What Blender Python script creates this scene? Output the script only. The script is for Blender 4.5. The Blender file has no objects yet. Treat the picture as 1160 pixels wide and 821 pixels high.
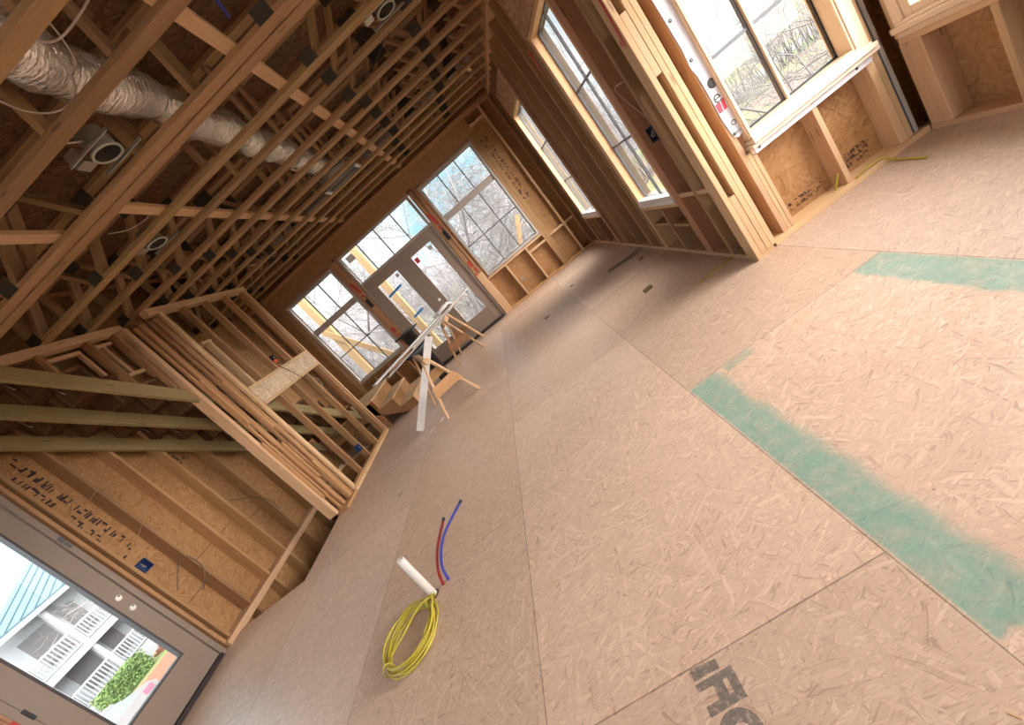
import bpy, bmesh, math, random
from mathutils import Vector, Matrix
random.seed(7)
SC = bpy.context.scene
COL = SC.collection
PI = math.pi

# ------------------------------------------------------------------ mesh helpers
class MB:
    """collects simple solids (with lengthwise UVs) and links them as ONE mesh object"""
    def __init__(s): s.v = []; s.f = []; s.uv = []; s.sm = []
    def face(s, pts, uvs, smooth=False):
        i = len(s.v); s.v += [tuple(p) for p in pts]; s.f.append(list(range(i, i + len(pts)))); s.uv.append(uvs); s.sm.append(smooth)
    def beam(s, p0, p1, w, t, up=(0, 0, 1), ch=0.003):
        """lumber from p0 to p1: width w across, thickness t along 'up', eased long edges"""
        p0 = Vector(p0); p1 = Vector(p1); d = p1 - p0; L = d.length
        if L < 1e-6: return
        d /= L; up = Vector(up); up = up - d * up.dot(d)
        if up.length < 1e-4: up = Vector((1, 0, 0)) - d * d.x
        up.normalize(); sd = d.cross(up)
        c = min(ch, w * .2, t * .2); a = w / 2; b = t / 2
        prof = [(-a, -b + c), (-a + c, -b), (a - c, -b), (a, -b + c), (a, b - c), (a - c, b), (-a + c, b), (-a, b - c)]
        r0 = [p0 + sd * x + up * y for x, y in prof]; r1 = [q + d * L for q in r0]
        o = random.random() * 50; acc = 0
        for k in range(8):
            k2 = (k + 1) % 8; e = (Vector(prof[k2]) - Vector(prof[k])).length
            s.face([r0[k], r0[k2], r1[k2], r1[k]], [(o, acc), (o, acc + e), (o + L, acc + e), (o + L, acc)]); acc += e
        s.face(list(reversed(r0)), [(x * .3 + o, y) for x, y in reversed(prof)]); s.face(r1, [(x * .3 + o, y) for x, y in prof])
    def box(s, x0, x1, y0, y1, z0, z1, ch=0.003):
        dx, dy, dz = x1 - x0, y1 - y0, z1 - z0; cx, cy, cz = (x0 + x1) / 2, (y0 + y1) / 2, (z0 + z1) / 2
        if dx >= dy and dx >= dz: s.beam((x0, cy, cz), (x1, cy, cz), dy, dz, (0, 0, 1), ch)
        elif dy >= dz: s.beam((cx, y0, cz), (cx, y1, cz), dx, dz, (0, 0, 1), ch)
        else: s.beam((cx, cy, z0), (cx, cy, z1), dx, dy, (0, 1, 0), ch)
    def poly(s, pts, thick, n):
        """flat polygon extruded by thick along n"""
        n = Vector(n).normalized(); P = [Vector(p) for p in pts]
        nn = Vector((0, 0, 0))
        for i in range(len(P)): nn += P[i].cross(P[(i + 1) % len(P)])
        if nn.dot(n) < 0: P.reverse()
        Q = [p + n * thick for p in P]
        u = (P[1] - P[0]).normalized(); v = n.cross(u)
        s.face(Q, [((p - P[0]).dot(u), (p - P[0]).dot(v)) for p in Q]); s.face(list(reversed(P)), [((p - P[0]).dot(u), (p - P[0]).dot(v)) for p in reversed(P)])
        for i in range(len(P)):
            j = (i + 1) % len(P); L = (P[j] - P[i]).length
            s.face([P[i], P[j], Q[j], Q[i]], [(0, 0), (L, 0), (L, thick), (0, thick)])
    def tube(s, pts, r, n=8, cap=True, r1=None):
        P = [Vector(p) for p in pts]; rings = []; acc = 0; prev = None
        for i, p in enumerate(P):
            d = (P[min(i + 1, len(P) - 1)] - P[max(i - 1, 0)]).normalized()
            if prev is None:
                a = Vector((0, 0, 1)) if abs(d.z) < .9 else Vector((1, 0, 0)); a = (a - d * a.dot(d)).normalized()
            else: a = (prev - d * prev.dot(d)).normalized()
            prev = a; b = d.cross(a); rr = r if r1 is None else r + (r1 - r) * i / (len(P) - 1)
            rings.append([p + (a * math.cos(2 * PI * k / n) + b * math.sin(2 * PI * k / n)) * rr for k in range(n)])
        for i in range(len(P) - 1):
            L = (P[i + 1] - P[i]).length
            for k in range(n):
                k2 = (k + 1) % n
                s.face([rings[i][k], rings[i][k2], rings[i + 1][k2], rings[i + 1][k]], [(acc, k / n), (acc, (k + 1) / n), (acc + L, (k + 1) / n), (acc + L, k / n)], True)
            acc += L
        if cap:
            s.face(list(reversed(rings[0])), [(0, 0)] * n); s.face(rings[-1], [(0, 0)] * n)
    def lathe(s, prof, c, ax=(0, 0, 1), n=24):
        ax = Vector(ax).normalized(); a = Vector((1, 0, 0)) if abs(ax.x) < .9 else Vector((0, 1, 0)); a = (a - ax * a.dot(ax)).normalized(); b = ax.cross(a); c = Vector(c)
        R = [[c + ax * h + (a * math.cos(2 * PI * k / n) + b * math.sin(2 * PI * k / n)) * r for k in range(n)] for r, h in prof]
        for i in range(len(R) - 1):
            for k in range(n):
                k2 = (k + 1) % n; s.face([R[i][k], R[i][k2], R[i + 1][k2], R[i + 1][k]], [(k / n, i), ((k + 1) / n, i), ((k + 1) / n, i + 1), (k / n, i + 1)], True)
    def build(s, name, mat, parent=None, weld=True):
        me = bpy.data.meshes.new(name)
        off = Vector((0, 0, 0)); q = parent
        while q is not None: off += q.location; q = q.parent
        me.from_pydata([(x - off.x, y - off.y, z - off.z) for x, y, z in s.v], [], s.f)
        ul = me.uv_layers.new(name='UVMap'); k = 0
        for f in s.uv:
            for u in f: ul.data[k].uv = (u[0], u[1]); k += 1
        me.polygons.foreach_set('use_smooth', s.sm)
        if any(s.sm):
            bm = bmesh.new(); bm.from_mesh(me); bmesh.ops.remove_doubles(bm, verts=bm.verts, dist=1e-5); bm.to_mesh(me); bm.free()
        me.materials.append(mat); me.update()
        o = bpy.data.objects.new(name, me); COL.objects.link(o)
        if parent: o.parent = parent
        return o

def tag(o, label, cat=None, group=None, kind=None):
    o['label'] = label
    if cat: o['category'] = cat
    if group: o['group'] = group
    if kind: o['kind'] = kind
    return o
def empty(name, loc, label=None, cat=None, group=None, kind=None):
    o = bpy.data.objects.new(name, None); COL.objects.link(o); o.location = loc; o.empty_display_size = .1
    if label: tag(o, label, cat, group, kind)
    return o
def kids(o): return [c for c in bpy.data.objects if c.parent == o]
def copy_tree(o, parent=None):
    c = o.copy(); COL.objects.link(c); c.parent = parent
    for ch in kids(o): copy_tree(ch, c)
    return c
def b1(name, mat, parent, *a, ch=.003):
    m = MB(); m.box(*a, ch=ch); return m.build(name, mat, parent)
def beam1(name, mat, parent, *a, **k):
    m = MB(); m.beam(*a, **k); return m.build(name, mat, parent)

# ------------------------------------------------------------------ materials
class NT:
    def __init__(s, name):
        s.m = bpy.data.materials.new(name); s.m.use_nodes = True; s.t = s.m.node_tree; s.t.nodes.clear()
        s.out = s.n('ShaderNodeOutputMaterial'); s.b = s.n('ShaderNodeBsdfPrincipled'); s.l(s.b.outputs[0], s.out.inputs[0])
    def n(s, t, **k):
        x = s.t.nodes.new(t)
        for a, b in k.items(): setattr(x, a, b)
        return x
    def l(s, a, b): s.t.links.new(a, b)
    def put(s, sock, v):
        if hasattr(v, 'is_linked') or hasattr(v, 'links'): s.l(v, sock)
        else: sock.default_value = v
    def math(s, op, a, b=None, c=None, clamp=False):
        x = s.n('ShaderNodeMath', operation=op, use_clamp=clamp); s.put(x.inputs[0], a)
        if b is not None: s.put(x.inputs[1], b)
        if c is not None: s.put(x.inputs[2], c)
        return x.outputs[0]
    def mix(s, f, a, b, mode='MIX'):
        x = s.n('ShaderNodeMix', data_type='RGBA', blend_type=mode); s.put(x.inputs[0], f)
        for sock, v in ((x.inputs[6], a), (x.inputs[7], b)):
            if isinstance(v, tuple): v = (*v[:3], 1)
            s.put(sock, v)
        return x.outputs[2]
    def fmix(s, f, a, b):
        x = s.n('ShaderNodeMix', data_type='FLOAT'); s.put(x.inputs[0], f); s.put(x.inputs[2], a); s.put(x.inputs[3], b); return x.outputs[0]
    def ramp(s, f, stops):
        x = s.n('ShaderNodeValToRGB'); e = x.color_ramp.elements
        while len(e) < len(stops): e.new(.5)
        for q, (p, c) in zip(e, stops): q.position = p; q.color = (*c, 1)
        s.put(x.inputs[0], f); return x.outputs[0]
    def step(s, v, a, b):
        x = s.n('ShaderNodeMapRange', interpolation_type='SMOOTHSTEP'); s.put(x.inputs[0], v); x.inputs[1].default_value = a; x.inputs[2].default_value = b
        return x.outputs[0]
    def mapping(s, v, scale=(1, 1, 1), rot=(0, 0, 0), loc=(0, 0, 0)):
        x = s.n('ShaderNodeMapping'); s.put(x.inputs[0], v); x.inputs[1].default_value = loc; x.inputs[2].default_value = rot; x.inputs[3].default_value = scale; return x.outputs[0]
    def noise(s, v, scale, detail=2, rough=.5, dim='3D'):
        x = s.n('ShaderNodeTexNoise', noise_dimensions=dim); s.put(x.inputs['Vector'], v); x.inputs['Scale'].default_value = scale; x.inputs['Detail'].default_value = detail; x.inputs['Roughness'].default_value = rough
        return x.outputs[0]
    def bump(s, h, st=.3, d=.002):
        x = s.n('ShaderNodeBump'); x.inputs['Strength'].default_value = st; x.inputs['Distance'].default_value = d; s.put(x.inputs['Height'], h); s.l(x.outputs[0], s.b.inputs['Normal'])

def simple(name, col, rough=.5, metal=0, spec=.5, emit=None):
    t = NT(name); t.b.inputs['Base Color'].default_value = (*col, 1); t.b.inputs['Roughness'].default_value = rough; t.b.inputs['Metallic'].default_value = metal
    t.b.inputs['Specular IOR Level'].default_value = spec
    tc = t.n('ShaderNodeTexCoord'); nz = t.noise(tc.outputs['Object'], 18, 3)
    t.l(t.mix(t.math('MULTIPLY', nz, .25), (*col,), tuple(c * .7 for c in col)), t.b.inputs['Base Color'])
    return t.m

def lumber(name, light, dark, var=.5, knots=True, rough=.65):
    """sawn softwood: grain along the piece (UV u), tint different per piece"""
    t = NT(name); uv = t.n('ShaderNodeUVMap', uv_map='UVMap').outputs[0]; oi = t.n('ShaderNodeObjectInfo')
    off = t.n('ShaderNodeVectorMath', operation='ADD'); t.l(uv, off.inputs[0])
    cb = t.n('ShaderNodeCombineXYZ'); t.l(t.math('MULTIPLY', oi.outputs['Random'], 40), cb.inputs[0]); t.l(t.math('MULTIPLY', oi.outputs['Random'], 7), cb.inputs[1]); t.l(cb.outputs[0], off.inputs[1])
    P = off.outputs[0]
    g1 = t.noise(t.mapping(P, (1.2, 45, 1)), 1, 3, .6, '2D'); g2 = t.noise(t.mapping(P, (6, 260, 1)), 1, 2, .6, '2D'); w = t.noise(t.mapping(P, (1.1, 6, 1)), 1, 2, .5, '2D')
    f = t.math('ADD', t.math('MULTIPLY', g1, .5), t.math('ADD', t.math('MULTIPLY', g2, .25), t.math('MULTIPLY', w, .35)))
    col = t.ramp(f, [(.3, dark), (.62, tuple((a + b) / 2 for a, b in zip(light, dark))), (.8, light)])
    r = t.math('MULTIPLY_ADD', oi.outputs['Random'], var, 1 - var / 2)
    hs = t.n('ShaderNodeHueSaturation'); t.l(col, hs.inputs['Color']); t.l(r, hs.inputs['Value']); hs.inputs['Hue'].default_value = .5
    t.l(t.math('MULTIPLY_ADD', t.math('FRACT', t.math('MULTIPLY', oi.outputs['Random'], 13.7)), .014, .494), hs.inputs['Hue'])
    c = hs.outputs[0]
    if knots:
        v = t.n('ShaderNodeTexVoronoi', voronoi_dimensions='2D', feature='F1'); t.l(t.mapping(P, (2.2, 11, 1)), v.inputs['Vector']); v.inputs['Scale'].default_value = 1
        sk = t.n('ShaderNodeSeparateColor'); t.l(v.outputs['Color'], sk.inputs[0]); k = t.math('MULTIPLY', t.step(v.outputs['Distance'], .12, .05), t.math('GREATER_THAN', sk.outputs[0], .80))
        c = t.mix(t.math('MULTIPLY', k, .6), c, tuple(x * .35 for x in dark))
    t.l(c, t.b.inputs['Base Color']); t.b.inputs['Roughness'].default_value = rough; t.b.inputs['Specular IOR Level'].default_value = .3
    t.bump(f, .25, .001)
    return t.m

def osb_nodes(t, P, strand=1.0, n=5, thin=1.0):
    """overlapping wood flakes lying at several angles; P in metres on the sheet. returns tone 0..1"""
    val = None; tone = None
    nzv = t.n('ShaderNodeTexNoise', noise_dimensions='2D'); t.put(nzv.inputs['Vector'], P); nzv.inputs['Scale'].default_value = 9; nzv.inputs['Detail'].default_value = 2
    wob = t.n('ShaderNodeVectorMath', operation='MULTIPLY_ADD'); t.l(nzv.outputs['Color'], wob.inputs[0]); wob.inputs[1].default_value = (.03, .03, 0); t.put(wob.inputs[2], P)
    Q = wob.outputs[0]
    for i, (ang, sl, sw) in enumerate(((.15, 8, 42), (.95, 9, 50), (1.75, 7, 38), (2.55, 9, 46), (-.35, 12, 70))[:n]):
        v = t.n('ShaderNodeTexVoronoi', voronoi_dimensions='2D', feature='F1')
        x = t.n('ShaderNodeVectorRotate', rotation_type='Z_AXIS'); t.l(Q, x.inputs['Vector']); x.inputs['Angle'].default_value = ang
        t.l(t.mapping(x.outputs[0], (sl / strand, sw * thin / strand, 1), loc=(i * 3.1, i * 5.7, 0)), v.inputs['Vector']); v.inputs['Scale'].default_value = 1
        sc = t.n('ShaderNodeSeparateColor'); t.l(v.outputs['Color'], sc.inputs[0])
        g = t.noise(t.mapping(x.outputs[0], (10 / strand, 300 / strand, 1)), 1, 2, .6, '2D')
        edge = t.math('MULTIPLY', t.step(v.outputs['Distance'], .45, .8), -.3)
        tn = t.math('ADD', t.math('ADD', t.math('MULTIPLY', sc.outputs[1], .62), t.math('MULTIPLY', g, .38)), edge)
        if val is None: val, tone = sc.outputs[0], tn
        else:
            m = t.math('GREATER_THAN', sc.outputs[0], val); tone = t.fmix(m, tone, tn); val = t.math('MAXIMUM', val, sc.outputs[0])
    return tone

def osb(name, axis, stops, strand=1.0, sheet=False, rough=.6, darken=1.0):
    t = NT(name); tc = t.n('ShaderNodeTexCoord'); oi = t.n('ShaderNodeObjectInfo')
    g = t.n('ShaderNodeNewGeometry'); se = t.n('ShaderNodeSeparateXYZ'); t.l(g.outputs['Position'], se.inputs[0]); cb = t.n('ShaderNodeCombineXYZ')
    a, b = {'z': (0, 1), 'y': (0, 2), 'x': (1, 2)}[axis]
    t.l(se.outputs[a], cb.inputs[0]); t.l(se.outputs[b], cb.inputs[1])
    tone = osb_nodes(t, cb.outputs[0], strand)
    c = t.ramp(tone, stops)
    big = t.noise(cb.outputs[0], 1.7, 2, .5, '2D')
    c = t.mix(t.math('MULTIPLY', big, .35), c, tuple(x * .6 for x in stops[1][1]))
    t.l(c, t.b.inputs['Base Color']); t.b.inputs['Roughness'].default_value = rough; t.b.inputs['Specular IOR Level'].default_value = .25
    t.bump(tone, .35, .002)
    return t.m

M = {}
M['lumber'] = lumber('framing_lumber', (.52, .30, .15), (.32, .165, .07))
M['lumber_light'] = lumber('fresh_lumber', (.69, .46, .275), (.51, .315, .17), .2)
M['lumber_wall_shade'] = lumber('shaded_wall_lumber', (.44, .26, .14), (.27, .145, .072), .5)  # darker lumber copy: shade on the stud sides is put into the colour
M['lumber_red'] = lumber('reddish_lumber', (.50, .27, .15), (.32, .15, .08), .25)
M['treated'] = lumber('treated_lumber', (.40, .30, .145), (.25, .18, .08), .2)
M['chord'] = lumber('truss_lumber', (.45, .275, .14), (.285, .16, .076), .3)
M['pine'] = lumber('clear_pine', (.78, .60, .44), (.66, .47, .32), .1, False, .5)
M['sillwood'] = lumber('pale_sill_wood', (.80, .68, .56), (.70, .57, .45), .1, False, .5)
M['grey_strip'] = simple('grey_wrap_strip', (.36, .33, .30), .6)
M['jamb'] = lumber('window_jamb_wood', (.72, .47, .27), (.56, .34, .19), .1, False, .5)
OS = [(.0, (.27, .13, .055)), (.30, (.385, .20, .083)), (.62, (.43, .23, .10)), (.97, (.52, .30, .14))]
for ax in 'xyz': M['osb_' + ax] = osb('osb_sheathing_' + ax, ax, OS)
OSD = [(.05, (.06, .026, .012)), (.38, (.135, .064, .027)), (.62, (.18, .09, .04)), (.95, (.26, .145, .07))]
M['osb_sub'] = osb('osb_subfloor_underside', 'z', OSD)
M['osb_ply'] = osb('osb_header_board', 'y', [(.05, (.36, .185, .08)), (.38, (.40, .21, .092)), (.62, (.42, .225, .10)), (.95, (.46, .255, .115))], 1.6)
M['osb_block'] = osb('osb_backing_board', 'x', [(.05, (.46, .32, .20)), (.38, (.66, .49, .33)), (.62, (.74, .57, .40)), (.95, (.82, .67, .50))], 1.3)
M['osb_pink'] = osb('osb_header_face', 'x', [(.05, (.30, .14, .08)), (.38, (.48, .28, .18)), (.62, (.54, .33, .22)), (.95, (.6, .40, .28))], 1.6)
M['taupe'] = simple('taupe_door_paint', (.275, .205, .16), .45)
M['taupe_dark'] = simple('dark_weatherstrip', (.07, .06, .065), .6)
M['vinyl'] = simple('grey_vinyl', (.42, .36, .32), .4)
M['muntin'] = simple('bronze_muntin', (.10, .10, .11), .4)
M['outer'] = simple('grey_green_cladding', (.022, .025, .022), .7)
M['black'] = simple('black_plastic', (.012, .012, .014), .45)
M['threshold'] = simple('dark_threshold', (.03, .018, .016), .6)
M['white'] = simple('white_trim', (.66, .62, .61), .45)
M['whiteplastic'] = simple('white_plastic', (.62, .57, .53), .4)
M['wire'] = simple('pale_wire', (.46, .36, .29), .5)
M['yellow'] = simple('yellow_cable', (.47, .38, .04), .4)
M['yellow_dark'] = simple('yellow_print', (.45, .36, .05), .45)
M['red_pex'] = simple('red_pipe', (.27, .010, .014), .35)
M['blue_pex'] = simple('blue_pipe', (.05, .06, .40), .35)
M['dark_end'] = simple('dark_cut_end', (.02, .02, .03), .5)
M['blue_box'] = simple('blue_box_plastic', (.015, .04, .16), .35)
M['navy'] = simple('dark_box_plastic', (.012, .016, .035), .35)
M['orange_cap'] = simple('orange_cap', (.85, .13, .04), .4)
M['tape'] = simple('blue_tape', (.05, .30, .75), .5)
M['paper'] = simple('pale_paper', (.75, .72, .78), .6)
M['wrap'] = simple('white_house_wrap', (.72, .70, .76), .45)
M['wrap_red'] = simple('red_print', (.72, .06, .10), .5)
M['wrap_grey'] = simple('grey_print', (.10, .10, .11), .5)
M['red_paint'] = simple('red_marking', (.48, .045, .03), .6)
M['chrome'] = simple('satin_nickel', (.85, .80, .76), .25, 1.0)
M['white_knob_daylight'] = simple('white_bore_light', (.9, .86, .8), .4)  # also colours the discs that stand for daylight in the lock bores
M['steel'] = simple('galvanised_steel', (.55, .54, .50), .35, .9)
M['plate'] = simple('dull_truss_plate', (.085, .075, .06), .55, .4)
M['can'] = simple('recessed_can', (.52, .52, .46), .4, .5)
M['cardark'] = simple('blue_glass_tint', (.10, .13, .19), .3)
M['ink'] = simple('stencil_ink', (.045, .022, .018), .8)
M['strap_light'] = simple('tan_cable', (.36, .23, .13), .6)
M['strap'] = simple('brown_strapping', (.16, .10, .055), .6)
M['grey_board'] = lumber('weathered_trim_board', (.52, .46, .42), (.36, .30, .27), .4, False)
def foil():
    t = NT('foil_duct_jacket'); tc = t.n('ShaderNodeTexCoord'); nz = t.noise(tc.outputs['Object'], 15, 3, .6); nz2 = t.noise(t.mapping(tc.outputs['Object'], (1, 5, 1)), 9, 2)
    t.b.inputs['Base Color'].default_value = (.93, .88, .84, 1); t.b.inputs['Metallic'].default_value = .8; t.b.inputs['Roughness'].default_value = .24
    t.bump(t.math('ADD', nz, nz2), .8, .02); return t.m
M['foil'] = foil()
def glass():
    t = NT('window_glass'); t.t.nodes.remove(t.b)
    tr = t.n('ShaderNodeBsdfTransparent'); tr.inputs[0].default_value = (.97, .985, .985, 1); gl = t.n('ShaderNodeBsdfGlossy'); gl.inputs['Roughness'].default_value = .02
    fr = t.n('ShaderNodeFresnel'); fr.inputs[0].default_value = 1.45; mx = t.n('ShaderNodeMixShader')
    t.l(t.math('MULTIPLY', fr.outputs[0], .22), mx.inputs[0]); t.l(tr.outputs[0], mx.inputs[1]); t.l(gl.outputs[0], mx.inputs[2]); t.l(mx.outputs[0], t.out.inputs[0]); return t.m
M['glass'] = glass()

# --- floor: OSB subfloor panels with seams, tint per panel, green painted bands
FLOOR_STOPS = [(.0, (.41, .275, .20)), (.22, (.55, .385, .285)), (.58, (.59, .42, .315)), (.74, (.65, .475, .36)), (.95, (.75, .575, .44))]
def floor_mat(ink=False):
    t = NT('osb_subfloor_floor' if not ink else 'worn_floor_stencil_ink'); g = t.n('ShaderNodeNewGeometry'); P = g.outputs['Position']
    tone = osb_nodes(t, P, 1.0, 5, 1.7); c = t.ramp(tone, FLOOR_STOPS)
    fine = t.noise(P, 60, 3, .6); c = t.mix(t.math('MULTIPLY', t.step(fine, .62, .75), .25), c, (.30, .19, .12))
    # thin dark dashes between flakes
    v = t.n('ShaderNodeTexVoronoi', voronoi_dimensions='2D'); t.l(t.mapping(P, (9, 95, 1), rot=(0, 0, .5)), v.inputs['Vector']); v.inputs['Scale'].default_value = 1
    d1 = t.step(v.outputs['Distance'], .13, .06)
    v2 = t.n('ShaderNodeTexVoronoi', voronoi_dimensions='2D'); t.l(t.mapping(P, (8, 100, 1), rot=(0, 0, -1.0)), v2.inputs['Vector']); v2.inputs['Scale'].default_value = 1
    d2 = t.step(v2.outputs['Distance'], .12, .05)
    c = t.mix(t.math('MULTIPLY', t.math('MAXIMUM', d1, d2), .42), c, (.24, .145, .09))
    dust = t.noise(P, .9, 3, .55); c = t.mix(t.math('MULTIPLY', t.step(dust, .35, .75), .35), c, (.64, .47, .36))
    if ink:
        w = t.noise(P, 55, 3, .7); c = t.mix(t.math('MULTIPLY_ADD', t.step(w, .30, .52), .45, .37), c, (.10, .092, .085))
        t.l(c, t.b.inputs['Base Color']); t.b.inputs['Roughness'].default_value = .7; return t.m
    s = t.n('ShaderNodeSeparateXYZ'); t.l(P, s.inputs[0]); X, Y = s.outputs[0], s.outputs[1]
    SX = 1.2125; X0 = .3055
    ux = t.math('DIVIDE', t.math('SUBTRACT', X, X0), SX); row = t.math('FLOOR', ux)
    fx = t.math('MULTIPLY', t.math('ABSOLUTE', t.math('SUBTRACT', ux, t.math('ROUND', ux))), SX)
    def rng(v): return t.math('FRACT', t.math('MULTIPLY', t.math('SINE', v), 43758.5))
    # end seams: row 0 at 2.19+2.44k up to 4.68; other rows staggered by half a sheet
    par = t.math('MODULO', t.math('ADD', row, 20), 2)
    offy = t.fmix(par, 2.19, .93)
    uy0 = t.math('DIVIDE', t.math('SUBTRACT', Y, offy), 2.45); uyf = t.math('DIVIDE', t.math('SUBTRACT', Y, 4.68), 2.44); far = t.math('GREATER_THAN', Y, 4.68)
    uy = t.fmix(far, uy0, uyf); fy = t.math('MULTIPLY', t.math('ABSOLUTE', t.math('SUBTRACT', uy, t.math('ROUND', uy))), 2.45)
    fy = t.math('MINIMUM', fy, t.math('ABSOLUTE', t.math('SUBTRACT', Y, 4.68)))
    wob = t.math('MULTIPLY', t.math('SUBTRACT', t.noise(P, 12, 2), .5), .004)
    seam = t.step(t.math('ADD', t.math('MINIMUM', fx, fy), wob), .0034, .0012)
    pid = t.math('ADD', t.math('MULTIPLY', row, 3.17), t.math('ADD', t.math('MULTIPLY', t.math('FLOOR', uy), 7.31), t.math('MULTIPLY', far, 2.3)))
    r1 = rng(pid)
    hs = t.n('ShaderNodeHueSaturation'); t.l(c, hs.inputs['Color']); t.l(t.math('MULTIPLY_ADD', r1, .16, .93), hs.inputs['Value']); t.l(t.math('MULTIPLY_ADD', rng(t.math('ADD', pid, 5.1)), .2, .9), hs.inputs['Saturation']); c = hs.outputs[0]
    # green sealer bands, rubbed thin in places, ragged edge away from the seam
    def band(x0, x1, y0, y1, soft_hi, soft_lo, yl=None):
        e = t.math('MULTIPLY', t.math('SUBTRACT', t.noise(P, 7, 3, .65), .5), .10); e2 = t.math('MULTIPLY', t.math('SUBTRACT', t.noise(P, 30, 3, .6), .5), .05); e = t.math('ADD', e, e2)
        a = t.step(t.math('ADD', X, t.math('MULTIPLY', e, soft_lo)), x0 - .008 - .02 * soft_lo, x0 + .008 + .02 * soft_lo)
        b = t.step(t.math('ADD', X, t.math('MULTIPLY', e, soft_hi)), x1 + .008 + .03 * soft_hi, x1 - .008 - .03 * soft_hi)
        ye = t.math('ADD', Y, t.math('MULTIPLY', e, .6))
        return t.math('MULTIPLY', t.math('MULTIPLY', a, b), t.math('MULTIPLY', t.step(ye, y0 - .01, y0 + .01), t.step(ye, y1 + .015, y1 - .015)))
    g1 = band(X0 + .008, X0 + .17, .66, 2.185, 1, 0); g1b = t.math('MULTIPLY', band(X0 + .05, X0 + .42, .55, 1.25, 2, 0), .0)
    g2 = band(1.345, 1.512, 1.2, 2.20, 0, .6); g3 = t.math('MULTIPLY', band(.52, .70, 2.12, 2.19, .5, .5), .6)
    g4 = t.math('MULTIPLY', band(1.1, 1.4, 1.9, 2.19, 1, 1), .12)
    gm = t.math('MAXIMUM', t.math('MAXIMUM', g1, g2), t.math('MAXIMUM', g3, g4))
    thin = t.math('MULTIPLY_ADD', t.step(t.noise(P, 14, 4, .7), .30, .62), .32, .60)
    tint = t.mix(t.noise(P, 5, 2), (.10, .27, .245), (.17, .36, .33))
    gcol = t.mix(.36, tint, t.mix(1.0, c, (.55, .95, .85), 'MULTIPLY'))
    c = t.mix(t.math('MULTIPLY', gm, thin), c, gcol)
    # dirt specks and seam lines
    sp = t.noise(P, 38, 2, .5); c = t.mix(t.math('MULTIPLY', t.step(sp, .74, .80), .7), c, (.12, .08, .06))
    c = t.mix(t.math('MULTIPLY', seam, .68), c, (.15, .09, .06))
    t.l(c, t.b.inputs['Base Color']); t.b.inputs['Roughness'].default_value = .40; t.b.inputs['Specular IOR Level'].default_value = .62
    t.bump(t.math('SUBTRACT', tone, t.math('MULTIPLY', seam, 1.5)), .3, .002); return t.m
M['floor'] = floor_mat(); M['floor_ink'] = floor_mat(True)

# ------------------------------------------------------------------ camera and light
SC.view_settings.view_transform = 'Standard'; SC.view_settings.look = 'None'; SC.view_settings.gamma = 1; SC.view_settings.use_curve_mapping = False
SC.view_settings.exposure = 0.66
cam = bpy.data.cameras.new('camera'); co = bpy.data.objects.new('camera', cam); COL.objects.link(co); SC.camera = co
R0 = Vector((.77368501, -.0476182, -.63177845)); D0 = Vector((-.61425215, -.30073918, -.72955482)); F0 = Vector((-.15526045, .9525169, -.26192698))
mw = Matrix.Identity(4)
for i in range(3): mw[i][0] = R0[i]; mw[i][1] = -D0[i]; mw[i][2] = -F0[i]
mw[2][3] = 1.38; co.matrix_world = mw
cam.sensor_fit = 'HORIZONTAL'; cam.sensor_width = 36; cam.lens = 476.95 / 1160 * 36; cam.clip_start = .02; cam.clip_end = 500

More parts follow.
